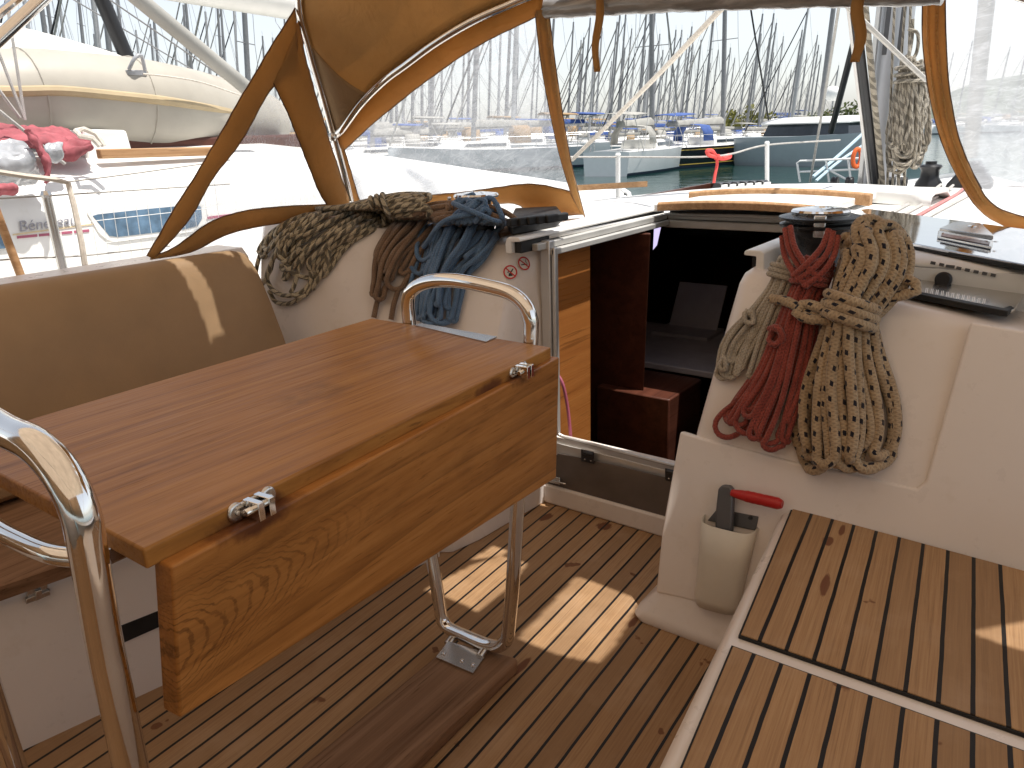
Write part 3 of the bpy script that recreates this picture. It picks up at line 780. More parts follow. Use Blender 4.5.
hd.loft([[onz(x, y, LZ + 0.0185) for x, y in pp], [onz(x, y, LZ + 0.0185) + Vector((0, 0, 0.002)) for x, y in pp]]); hd.build('handle_slot', 'dark_wood', ho, smooth=False)
hd = MB()
for cx, cy in ((943, 233.5), (987, 241), (996, 242)):
    hd = MB(); hd.lathe(onz(cx, cy, LZ + 0.0205), [(0.006, 0), (0.006, 0.002), (0.003, 0.003), (0.0001, 0.003)], 12); hd.build('handle_screw', 'chrome', ho)
hd = MB(); hd.lathe(onz(972, 226.3, LZ + 0.023), [(0.012, 0), (0.011, 0.002), (0.0001, 0.002)], 16); hd.build('handle_lock', 'chrome', ho)

plate = thing('steel_deck_plate', onz(950, 295, 0.87), 'polished stainless deck plate with black knob and row of slots on the white moulding', 'deck plate')
# inclined plane through three points
PP = plane(onz(885, 290, 0.905), onz(1010, 312, 0.885), onz(1024, 272, 0.905))
pp = [(880, 286), (893, 262), (905, 256), (1034, 281), (1014, 309), (1006, 311)]
mb = MB(); mb.loft([[onp(x, y, PP, -0.010) for x, y in pp], [onp(x, y, PP, 0.0) for x, y in pp]]); mb.build('plate_panel', 'steel', plate, bevel=0.002)
mb = MB(); pp = [(878, 287), (882, 285), (1003, 308.5), (1010, 306), (1014, 308), (1008, 312), (1001, 311)]
mb.loft([[onp(x, y, PP, -0.012) for x, y in pp], [onp(x, y, PP, 0.002) for x, y in pp]]); mb.build('plate_seal', 'black_rubber', plate, bevel=0.002)  # black strip draws the shadow line below the plate
mb = MB(); cx, cy = 944, 279.5
c = ony(cx, cy, 2.149); mb.lathe(c, [(0.0001, 0.0), (0.019, 0.0), (0.019, 0.014), (0.015, 0.018), (0.0001, 0.018)], 20, Vector((0, -1, 0.15))); mb.build('plate_knob', 'black_plastic', plate)
mb = MB()
for k in range(8):
    cx = 933 + k * 8.6; cy = 264 + k * 1.75
    w = 3.0 if k != 2 else 5
    pp = [(cx - w, cy), (cx + w - 1, cy + 1), (cx + w, cy - 2), (cx - w + 1, cy - 3)]
    mb.loft([[ony(x, y, 2.152) for x, y in pp], [ony(x, y, 2.146) for x, y in pp]])
mb.build('plate_slots', 'grey_metal', plate, smooth=False)
mb = MB()
for k in range(12):
    cx = 925 + k * 5.2; cy = 290.5 + k * 1.0
    for dx in (0, 1.7):
        pp = [(cx + dx, cy + 2), (cx + dx + 0.8, cy + 2.2), (cx + dx + 1.6, cy - 2.2), (cx + dx + 0.8, cy - 2.4)]
        mb.loft([[onp(x, y, PP, 0.0) for x, y in pp], [onp(x, y, PP, 0.001) for x, y in pp]])
mb.build('plate_marks', 'white_paint', plate, smooth=False)
# ================================================================== TABLE
ZT = 0.85
tbl = thing('folding_table', (-1.16, 0.8, 0.0), 'varnished teak cockpit table with one leaf hanging down on chrome legs with grab hoops', 'table')
nr, fr_, fl = onz(143, 550, ZT), onz(551, 347, ZT), onz(372, 318, ZT)
nl = onz(30, 419, ZT); ld = (nl - fl).normalized()
nl = fl + ld * ((nr.y - fl.y) / ld.y)
TH = 0.027
mb = MB(); mb.prism([Vector((p.x, p.y, ZT - TH)) for p in (nr, fr_, fl, nl)], (0, 0, TH))
mb.build('tabletop', 'table_teak', tbl, bevel=0.0035, bseg=3)
def up(v, dz): return Vector((v.x, v.y, v.z + dz))
# hanging leaf
zt = ZT - TH + 0.002
a0, a1 = onz(172, 567, zt), onz(559.5, 357, zt)          # outer top edge
b0 = onx(180, 719, a0.x - 0.035); b1 = onx(556.5, 478, a1.x + 0.0)
n_ = (a1 - a0).cross(b0 - a0).normalized()
if n_.x > 0: n_ = -n_
i0, i1 = onz(146, 557, zt), onz(551.5, 352, zt)
d0, d1 = (i0 - a0), (i1 - a1)
tk = 0.029
d1 = Vector((n_.x, n_.y, 0)).normalized() * 0.036; d0 = d1.copy()
mb = MB(); mb.loft([[a0, a0 + d0, b0 + d0, b0], [a1, a1 + d0, b1 + d0, b1]])
mb.build('table_leaf', 'leaf_teak', tbl, bevel=0.004, bseg=3)
# hinges
e = (a1 - a0).normalized(); nrm = Vector((e.y, -e.x, 0)).normalized(); RZ_ = Matrix.Rotation(math.atan2(e.y, e.x), 4, 'Z')
PSD = plane(nr, fr_, nr + Vector((0, 0, -0.1)))
for hx, hy, s_ in ((252, 504, 0.9), (518, 370, 0.78)):
    q = onp(hx, hy, PSD, 0.0)
    hb = MB()
    for k in (-1, 1):
        c = q + e * 0.030 * k * s_
        hb.lathe(c + nrm * -0.002, [(0.0001, 0), (0.015 * s_, 0), (0.015 * s_, 0.004), (0.012 * s_, 0.006), (0.0001, 0.006)], 18, nrm)
        hb.lathe(c + nrm * 0.004, [(0.0001, 0), (0.004, 0), (0.004, 0.003), (0.0001, 0.003)], 10, nrm)
    hb.box((-0.036 * s_, -0.003, -0.010), (0.036 * s_, 0.002, 0.010), Matrix.Translation(q) @ RZ_)
    ho = hb.build('leaf_hinge', 'steel', tbl, bevel=0.001)
    kb = MB()
    for k in (-1, 1):
        kb.box((-0.005, -0.028, -0.013), (0.005, 0.002, 0.013), Matrix.Translation(q + e * 0.010 * k * s_ + nrm * 0.002) @ RZ_)
    kb.cyl(q + nrm * 0.014 - e * 0.026 * s_, q + nrm * 0.014 + e * 0.026 * s_, 0.0055, 10)
    kb.build('hinge_knuckle', 'chrome', ho, bevel=0.001)
# legs: two bent tubes, one at each end
def frame(pxs, Y, r, name, sag=0.0):
    pts = [ony(x, y, Y) for x, y in pxs]
    mb = MB(); mb.tube(smooth_path(pts, 0.012), r, 14); return mb.build(name, 'chrome', tbl)
YN = 0.325
hoopN = [ony(x, y, YN) for x, y in ((-25, 424), (5, 430), (36, 446), (62, 474), (80, 512), (89, 555))]
xN = (hoopN[0].x + 0) 
c_x = -1.13
base = ony(134, 790, YN); low = base + (base - hoopN[-1]).normalized() * (base.z + 0.0) * 1.02
right_leg = [hoopN[-1], ony(104, 640, YN), ony(121, 720, YN)]
rl = right_leg[2] + (right_leg[2] - right_leg[1]) / (right_leg[1].z - right_leg[2].z) * (right_leg[2].z - 0.10)
path = hoopN[1:] + right_leg[1:] + [rl]
mir = [Vector((2 * c_x - p.x, p.y, p.z)) for p in path]
full = list(reversed(mir)) + [ony(-25, 423, YN) if False else Vector((c_x, YN, path[0].z + 0.008))] + path
mb = MB(); mb.tube(smooth_path(full, 0.012), 0.0205, 16)
# bottom U
mb.tube(smooth_path([rl, rl + Vector((-0.02, 0, -0.05)), Vector((c_x + 0.06, YN, 0.045)), Vector((c_x - 0.06, YN, 0.045)), Vector((2 * c_x - rl.x + 0.02, YN, rl.z - 0.05)), Vector((2 * c_x - rl.x, YN, rl.z))], 0.012), 0.0205, 14)
mb.build('leg_frame', 'chrome', tbl)
YF = 1.365
farpts = [(414, 322), (408, 312), (408, 299), (416, 287), (432, 281), (455, 280.5), (485, 286), (510, 293), (524, 304), (530, 318), (531, 340)]
YV = lambda y: YF - 0.105 * max(0, min(1, (y - 350) / 290))
hp = [ony(x, y, YV(y)) for x, y in farpts]
mb = MB(); RL = [ony(*q, YV(q[1])) for q in ((531, 335), (526, 420), (519, 485), (513, 580), (508.5, 630))]
bot = [ony(x, y, YV(y)) for x, y in ((505.5, 641), (498, 646), (488, 645), (470, 638), (456, 632), (447, 627), (442.5, 620))]
LL = [ony(*q, YV(q[1])) for q in ((440, 608), (435, 575), (430, 545), (424, 480), (416, 400), (410, 330))]
mb.tube(smooth_path(list(reversed(RL[1:])) and (hp[2:-1] + RL + bot + LL), 0.01, closed=True), 0.0172, 14, closed=True)
mb.build('leg_frame', 'chrome', tbl)
# steel end plate on the far end of the top
ep = [onz(x, y, ZT + 0.003) for x, y in ((415, 325), (421, 323), (497, 336.5), (486, 341.5))]
mb = MB(); mb.loft([[up(p, -0.0025) for p in ep], ep]); mb.build('end_plate', 'steel', tbl, smooth=False)
# foot plate
fp = [onz(x, y, 0.055) for x, y in ((436, 657), (448, 641), (487, 653), (473, 673))]
mb = MB(); mb.loft([[up(p, -0.006) for p in fp], fp]); fpo = mb.build('foot_plate', 'steel', tbl, smooth=False)
for x, y in ((444, 654), (462, 661), (473, 665)):
    mb = MB(); mb.lathe(onz(x, y, 0.055), [(0.0001, 0.0), (0.006, 0), (0.005, 0.003), (0.0001, 0.0035)], 12); mb.build('plate_screw', 'chrome', fpo)
# clamp straps between tube and foot plate
for x, y in ((455, 635), (487, 646)):
    mb = MB(); p = ony(x, y, YV(y)); mb.cyl(p + Vector((0, -0.03, -0.012)), p + Vector((0, 0.012, 0.004)), 0.012, 10); mb.build('foot_clamp', 'steel', tbl)
# brackets at near end and horizontal hoop
mb = MB()
hz_ = ZT - 0.045
hoop = [onz(x, y, hz_) for x, y in ((128, 541), (113, 549), (85, 556.5), (52, 554), (22, 542), (-5, 527), (-40, 500), (-70, 470))]
mb.tube(smooth_path(hoop, 0.01), 0.0135, 12); mb.build('end_rail', 'chrome', tbl)
mb = MB(); p = onz(112, 545, ZT - TH - 0.006); mb.box((p.x - 0.03, p.y - 0.02, p.z - 0.016), (p.x + 0.02, p.y + 0.05, p.z + 0.01)); mb.build('rail_bracket', 'steel', tbl, bevel=0.004)
# floor beam under the table
bz = 0.048
bl = [onz(x, y, bz) for x, y in ((452, 641), (519, 657), (405, 768), (298, 768))]
dirl = (bl[3] - bl[0]).normalized(); dirr = (bl[2] - bl[1]).normalized()
q3 = bl[0] + dirl * 1.5; q2 = bl[1] + dirr * 1.5
mb = MB(); mb.prism([Vector((p.x, p.y, 0.001)) for p in (bl[0], bl[1], q2, q3)], (0, 0, bz))
mb.build('floor_beam', 'beam_teak', tbl, bevel=0.012, bseg=3)

# ================================================================== BACKREST CUSHION
t0, t1 = onz(-60, 291, 0.97), onz(254, 244, 0.97)
dr = (t1 - t0).normalized(); dr.z = 0; 
t0 = t1 - dr * 2.3
bx = onx(300, 352, t1.x + 0.10)          # lower end point on the recline
lowv = (bx - t1).normalized() * 0.56
# recline mostly across the boat
lowv = Vector((0.17, lowv.y * 0.35, -0.53))
inw = Vector((-lowv.z, 0, lowv.x)).normalized() * -1    # thickness direction (outboard/back)
if inw.x > 0: inw = -inw
mb = MB(); rings = []
NS, NT_ = 34, 12
th = 0.085
for k in range(NS + 1):
    s = k / NS; end = min(k, NS - k)
    sh = {0: 0.022, 1: 0.006, 2: 0.0}.get(end, 0.0)
    c = t0 + (t1 - t0) * s + (dr * (0 if end > 0 else 0))
    prof = []
    H = lowv.length; lu = lowv.normalized()
    for a, b in ((0.035, -0.005), (0.010, 0.010), (-0.002, 0.035), (0.0, 0.065), (0.02, th), (0.2, th + 0.01), (0.45, th), (0.54, 0.08), (0.555, 0.04), (0.545, 0.006), (0.50, -0.006), (0.40, -0.014), (0.25, -0.017), (0.12, -0.013)):
        m = 0.275
        aa = m + (a - m) * (1 - sh * 1.6); bb = 0.04 + (b - 0.04) * (1 - sh * 14)
        prof.append(c + lu * aa + inw.normalized() * bb)
    rings.append(prof)
mb.loft(rings)
cush = mb.build('backrest_cushion', 'cushion_vinyl', None, subsurf=1)
tag(cush, 'long brown vinyl backrest cushion leaning on the port coaming behind the table', 'cushion')

# ================================================================== SPRAYHOOD
hood = thing('sprayhood', (-1.05, 2.3, 0.97), 'tan canvas sprayhood with clear vinyl windows and steel bows over the companionway', 'sprayhood')
XM = -1.05
hinge = ony(334, 136, 2.05)
YB = 2.2
PWp = plane(hinge, ony(545, 12, YB), onz(580, 215, 0.955))
PF = plane(ony(545, 12, YB), onz(580, 215, 0.955), onz(985, 222, 0.955))
wA = onx(352, 208, -2.35); wB = onx(150, 256, -2.35); wC = onx(293, 20, -2.25)
PG = plane(wA, wB, wC)
def patch(name, mat, outer, pl, solid=0.004, off=0.0, holes=None, wob=0.0, bevel=0):
    mb = MB(); pts = [onp(x, y, pl, off) for x, y in outer]
    if holes is None:
        n = len(pts)
        mb.add(pts, [tuple(range(n))])
    return mb.build(name, mat, hood, solid=solid)
def strip(name, mat, A, B, pl, off=0.0, r=0.005, seam=True, bow=0.012):
    """canvas strip between two pixel polylines, gently puckered, with hems"""
    mb = MB(); n = 40
    def samp(L):
        P = [Vector((x, y, 0)) for x, y in L]
        Q = smooth_path(P, 2.0); return [Q[min(len(Q) - 1, int(i * (len(Q) - 1) / n))] for i in range(n + 1)]
    a, b = samp(A), samp(B); rows = []
    m = 6
    for j in range(m + 1):
        f = j / m; row = []
        for i in range(n + 1):
            q = a[i].lerp(b[i], f)
            o = off + bow * math.sin(PI * f) + 0.0010 * math.sin(i * 2.1 + j * 1.7) + 0.0012 * math.sin(i * 0.73 + 3 * j)
            row.append(onp(q.x, q.y, pl, o))
        rows.append(row)
    mb.loft(rows, closed=False, caps=False)
    o = mb.build(name, mat, hood, solid=0.003)
    for row, tname in ((rows[0], 'hem'), (rows[-1], 'hem')):
        eb = MB(); eb.tube(row, 0.0024, 6); eb.build(tname, 'canvas_edge', o)
    return o
# --- port wing
strip('wing_edge', 'canvas', [(295, 8), (262, 62), (235, 108), (205, 160), (172, 213), (147, 256)], [(296, 72), (272, 88), (240, 143), (215, 175), (187, 222), (153, 259)], PG)
strip('bow_border', 'canvas', [(272, 82), (285, 108), (302, 150), (318, 190), (331, 212)], [(298, 20), (306, 62), (322, 118), (340, 175), (354, 211)], PG, 0.003)
strip('wing_hem', 'canvas', [(150, 257), (175, 247), (205, 225), (235, 213), (275, 207), (335, 204)], [(150, 259), (190, 252), (218, 238), (245, 229), (285, 222), (350, 210)], PG, 0.002)
patch('wing_window', 'window_vinyl_clear', [(270, 84), (336, 208), (240, 216), (175, 249), (186, 221), (214, 174), (241, 141)], PG, solid=0)
# --- port side window with borders
strip('window_border', 'canvas', [(336, 134), (362, 104), (400, 70), (435, 45), (470, 25), (505, 9), (544, -6)], [(344, 150), (372, 124), (410, 93), (445, 67), (480, 44), (510, 29), (540, 14)], PWp, 0.002)
strip('window_border', 'canvas', [(334, 136), (339, 160), (348, 190), (354, 210)], [(344, 148), (350, 168), (357, 192), (363, 211)], PWp, 0.002)
strip('window_hem', 'canvas', [(352, 200), (395, 199), (440, 194), (478, 190), (497, 187), (520, 184), (545, 185), (574, 192)], [(352, 212), (395, 208), (440, 206), (480, 205), (515, 203), (530, 212), (550, 215), (583, 214)], PWp, 0.002)
strip('zip_strip', 'canvas', [(535, 8), (541, 60), (550, 110), (560, 155), (572, 195)], [(548, 4), (555, 60), (563, 115), (572, 165), (585, 216)], PWp, 0.008)
patch('side_window', 'window_vinyl', [(343, 149), (371, 123), (409, 92), (444, 66), (479, 43), (510, 28), (538, 13), (546, 80), (556, 130), (566, 170), (573, 192), (545, 187), (520, 186), (497, 189), (440, 197), (362, 204)], PWp, solid=0)
# --- starboard zip strip and window
strip('zip_strip', 'canvas', [(923, -6), (923, 40), (929, 90), (940, 135), (957, 175), (978, 207), (1000, 223), (1030, 234), (1060, 240)], [(945, -6), (946, 40), (949, 85), (957, 130), (970, 166), (986, 196), (1004, 210), (1030, 217), (1060, 222)], PF, 0.004)
PSW = PF
patch('side_window', 'window_vinyl_hazy', [(944, -8), (946, 40), (950, 90), (958, 133), (971, 168), (987, 197), (1004, 211), (1060, 222), (1120, 226), (1120, -20)], PSW, solid=0)
for z_A, z_B, pl_ in (([(539, 8), (545, 60), (554, 110), (564, 155), (577, 203)], [(545, 6), (551, 60), (559, 112), (568, 160), (581, 205)], PWp), ([(929, -6), (929, 40), (935, 90), (945, 133), (961, 172), (981, 203)], [(937, -6), (937, 40), (942, 88), (951, 131), (966, 169), (984, 200)], PF)):
    A_ = smooth_path([Vector((x, y, 0)) for x, y in z_A], 1.0); B_ = smooth_path([Vector((x, y, 0)) for x, y in z_B], 1.0); m_ = 150
    A_ = [A_[int(i * (len(A_) - 1) / m_)] for i in range(m_ + 1)]; B_ = [B_[int(i * (len(B_) - 1) / m_)] for i in range(m_ + 1)]
    for f0, f1 in ((-0.25, 0.2), (0.85, 1.3)):
        zb = MB(); rr_ = []
        for a_, b_, i in zip(A_, B_, range(m_ + 1)):
            o2 = 0.017 + 0.0022 * (i % 3 == 0); rr_.append([onp(*(a_.lerp(b_, f)).xy, pl_, o2 - (0.006 if f in (f0, f1) else 0)) for f in (f0, f0 * 0.7 + f1 * 0.3, f0 * 0.3 + f1 * 0.7, f1)])
        zb.loft(rr_, closed=False, caps=False); zb.build('zip_tape', 'zip_orange', hood)
# --- bows
A3 = [wA, onx(345, 178, -2.34), onx(334, 136, -2.33), onx(322, 92, -2.30), onx(310, 50, -2.27), onx(299, 0, -2.22), Vector((-2.09, 1.82, 1.86)), Vector((-1.95, 1.90, 1.93)), Vector((-1.80, 1.94, 1.97)), Vector((-1.4, 1.96, 2.0)), Vector((XM, 1.96, 2.01))]
Afull = A3 + [Vector((2 * XM - p.x, p.y, p.z)) for p in reversed(A3[:-1])]
mb = MB(); mb.tube(smooth_path(Afull, 0.02), 0.0135, 12); mb.build('steel_bow', 'chrome', hood)
mb = MB(); mb.sphere(onx(333, 137, -2.325), 0.017, 10); mb.sphere(onx(350, 205, -2.345), 0.018, 10); mb.build('bow_joint', 'steel', hood)
B3 = [hinge] + [onp(x, y, PWp, 0.012) for x, y in ((342, 128), (362, 101), (385, 78), (405, 63), (435, 41), (470, 20), (505, 4), (540, -9))]
B3 += [Vector((-1.25, YB + 0.02, 1.70)), Vector((XM, YB + 0.03, 1.71))]
Bfull = B3 + [Vector((2 * XM - p.x, p.y, p.z)) for p in reversed(B3[:-1])]
mb = MB(); mb.tube(smooth_path(B3, 0.02)[:], 0.0135, 12)
mb.tube(smooth_path([Vector((2 * XM - p.x, p.y, p.z)) for p in B3], 0.02), 0.0135, 12); mb.build('steel_bow', 'chrome', hood)
# --- roof canvas lofted between the bows
As = smooth_path([hinge + Vector((0.02, 0.0, 0.01))] + A3[3:], 0.02); Bs = smooth_path(B3, 0.02)
def res(L, n): return [L[min(len(L) - 1, int(i * (len(L) - 1) / n))] for i in range(n + 1)]
NR = 48
ra, rb = res(As, NR), res(Bs, NR)
full_a = ra + [Vector((2 * XM - p.x, p.y, p.z)) for p in reversed(ra[:-1])]
full_b = rb + [Vector((2 * XM - p.x, p.y, p.z)) for p in reversed(rb[:-1])]
def roofrow(j, m, lo=0, dz=0.0):
    f = j / m
    return [a.lerp(b, f) + Vector((0, 0, -0.035 * math.sin(PI * f) * min(1, min(i, len(full_a) - 1 - i) / 14) + 0.014 + dz)) for i, (a, b) in enumerate(zip(full_a, full_b))]
mb = MB(); mb.loft([roofrow(j, 10) for j in range(11)], closed=False, caps=False)
mb.build('roof_canvas', 'canvas_roof', hood, solid=0.002)
mb = MB()
K = 9
def linrow(j, m):
    f = j / m; top = K + int(2 * math.sin(PI * f) * -1)
    R_ = roofrow(j, m, 0, -0.008); return [R_[int(i * K / 10)] for i in range(11)]
mb.loft([linrow(j, 10) for j in range(11)], closed=False, caps=False)
mb.build('roof_lining', 'canvas_lining', hood, solid=0.001)
# canvas added out of view to stop sun leaking onto the bench
mb = MB(); top_ = [Vector((2 * XM - p.x, p.y, p.z)) for p in B3[1:]][::-1]; low_ = [onp(925 + 215 * k / (len(top_) - 1), -6, PF) for k in range(len(top_))]
mb.loft([top_, low_], closed=False, caps=False); mb.build('sun_leak_canvas', 'canvas', hood, solid=0.003)
# --- rolled up front window and straps
roll = MB(); ra_, rb_ = ony(546, 9, YB), ony(945, -8, YB)
pts = []
for k in range(60):
    f = k / 59; p = ra_.lerp(rb_, f); p.z += 0.006 * math.sin(PI * f) + 0.0012 * math.sin(k * 0.9) + 0.001 * math.sin(k * 2.3); pts.append(p)
roll.tube(pts, 0.029, 16); roll.build('rolled_window', 'rolled_vinyl', hood)
for cx, y1, w in ((597, 72, 9), (858, 62, 11)):
    sb = MB(); up_, lo_ = ony(cx + 2, -4, YB - 0.045), ony(cx - 1, y1, YB - 0.045)
    rows = []
    for k in range(14):
        f = k / 13; p = up_.lerp(lo_, f); wv = 0.006 * math.sin(f * 7 + cx) ; hwid = w / 769 * 1.85 / 2 * (1 + 0.12 * math.sin(f * 5))
        tilt = 0.25 * math.sin(f * 4 + cx)
        ca, sa = math.cos(tilt + 0.55), math.sin(tilt + 0.55); rows.append([p + Vector((-hwid * ca + wv, -hwid * sa, 0)), p + Vector((hwid * ca + wv, hwid * sa, 0))])
    sb.loft(rows, closed=False, caps=False); sb.build('roll_strap', 'canvas', hood, solid=0.003)

# ================================================================== WINCHES
def winch(c, name, label, big):
    w = thing(name, c, label, 'winch')
    if big: base_ = [(0.0001, 0), (0.088, 0), (0.086, 0.02), (0.074, 0.03)]; drum = [(0.074, 0.03), (0.070, 0.05), (0.060, 0.075), (0.058, 0.105), (0.066, 0.125), (0.090, 0.140), (0.100, 0.146), (0.100, 0.152), (0.084, 0.156), (0.084, 0.160), (0.103, 0.164), (0.103, 0.170), (0.080, 0.176), (0.0001, 0.176)]; top = [(0.06, 0.176), (0.072, 0.177), (0.074, 0.183), (0.070, 0.188), (0.04, 0.193), (0.022, 0.193), (0.020, 0.184), (0.0001, 0.184)]
    else: base_ = [(0.0001, 0), (0.068, 0), (0.066, 0.02), (0.058, 0.028)]; drum = [(0.058, 0.028), (0.060, 0.045), (0.050, 0.062), (0.047, 0.095), (0.052, 0.125), (0.060, 0.135), (0.0001, 0.135)]; top = [(0.05, 0.135), (0.076, 0.136), (0.078, 0.142), (0.074, 0.148), (0.03, 0.154), (0.018, 0.154), (0.016, 0.146), (0.0001, 0.146)]
    mb = MB(); mb.lathe(c, base_, 32); mb.build('winch_base', 'steel', w)
    mb = MB(); mb.lathe(c, drum, 36); mb.build('winch_drum', 'winch_black', w)
    mb = MB(); mb.lathe(c, top, 36); mb.build('winch_top', 'chrome', w)
    d = (EYE - c); d.z = 0; d.normalize(); s = Vector((-d.y, d.x, 0))
    R_ = top[2][0]; z0_ = top[0][1] - (0.05 if big else 0.03)
    if not big: s, d = d, -s if s.x > 0 else s
    mb = MB(); q = c + d * (R_ + 0.008) + Vector((0, 0, z0_)); mb.prism([q - s * 0.013, q + s * 0.013, q + s * 0.015 + Vector((0, 0, 0.055 if big else 0.035)), q - s * 0.015 + Vector((0, 0, 0.055 if big else 0.035))], d * 0.012); mb.build('stripper_arm', 'steel', w, bevel=0.003)
    return w
ws = ony(821, 209, 2.12); winch(Vector((ws.x, ws.y, ws.z - 0.188)), 'winch', 'black drum winch with steel top, wrapped by the red rope', True)
wp = ony(476, 193, 2.10); winch(Vector((wp.x, wp.y, wp.z - 0.150)), 'winch', 'black drum winch with steel top, wrapped by the blue rope', False)

# rope clutch bank on the port side
cl = thing('rope_clutch', onz(538, 224, 0.96), 'bank of black rope clutches on the port roof beside the blue rope', 'clutch')
PCL = plane(onz(513, 226, 0.97), onz(560, 218, 0.97), onz(540, 240, 0.97))
mb = MB(); pp = [(508, 231), (515, 215), (557, 213), (563, 221), (556, 228), (512, 236)]
c0 = [onz(x, y, 0.975) for x, y in pp]; mb.loft([c0, [p + Vector((0, 0, 0.028)) for p in c0]]); mb.build('clutch_body', 'black_rubber', cl, bevel=0.006)
for k in range(5):
    px = 519 + k * 9; p = onz(px, 225.5 - k * 0.9, 1.008)
    mb = MB(); mb.box((-0.011, -0.05, 0), (0.011, 0.06, 0.026), Matrix.Translation(p) @ Matrix.Rotation(-0.12, 4, 'Z')); mb.build('clutch_lever', 'black_rubber', cl, bevel=0.005)

# ================================================================== WINCH HANDLE AND POCKET
pk = thing('handle_pocket', faceS(735, 600), 'cream plastic pocket holding the winch handle on the white moulding', 'holder')
mb = MB(); 
nS = PS[1]
prs = []
for (xa, ya, xb, yb, dp) in ((706, 514, 759, 527, 0.050), (704, 545, 752, 556, 0.046), (699, 588, 742, 598, 0.040), (700, 597, 739, 607, 0.030)):
    rg_ = []
    for k in range(13):
        th = PI * k / 12; f = 0.5 - 0.5 * (abs(math.cos(th)) ** 0.55) * (1 if math.cos(th) > 0 else -1)
        rg_.append(faceS(xa + (xb - xa) * f, ya + (yb - ya) * f + 10 * math.sin(th) ** 0.5 * 0.6, 0.007 + dp * math.sin(th) ** 0.5 if 0 < k < 12 else 0.007))
    prs.append(rg_)
mb.loft(prs, closed=False, caps=False); mb.add(prs[-1], [tuple(range(13))])
mb.build('pocket_body', 'pocket_plastic', pk, solid=0.004, angle=60)
mb = MB(); pp = [(709, 520), (719, 508), (760, 516), (757, 530)]
mb.loft([[faceS(x, y, 0.008) for x, y in pp], [faceS(x, y, 0.013) for x, y in pp]]); mb.build('back_plate', 'grey_metal', pk, bevel=0.002)
for sx_, sy_ in ((733, 522), (752, 517)):
    mb = MB(); mb.lathe(faceS(sx_, sy_, 0.013), [(0.0001, 0), (0.006, 0), (0.005, 0.003), (0.0001, 0.003)], 12, PS[1]); mb.build('pocket_screw', 'black_plastic', pk)
hd = thing('winch_crank', faceS(728, 520, 0.03), 'grey winch handle with red grip standing in the cream pocket', 'winch handle')
mb = MB(); pp = [(722, 545), (721, 515), (724, 487), (728, 483), (736, 484), (739, 489), (738, 515), (736, 548)]
mb.loft([[faceS(x, y, 0.024) for x, y in pp], [faceS(x, y, 0.046) for x, y in pp]]); mb.build('handle_arm', 'grey_metal', hd, bevel=0.005, bseg=3)
mb = MB(); a, b = faceS(737, 491, 0.040), faceS(788, 502, 0.048)
L = (b - a); mb.tube([a + L * (k / 24) for k in range(25)], 0.0125, 16, taper=lambda t: (0.75 + 0.45 * min(1, t * 3)) * (1 if t < 0.93 else 1 - (t - 0.93) * 5) * (1.0 - (0.05 if int(t * 24) % 3 == 0 and 0.2 < t < 0.7 else 0)))
mb.build('handle_grip', 'red_plastic', hd)

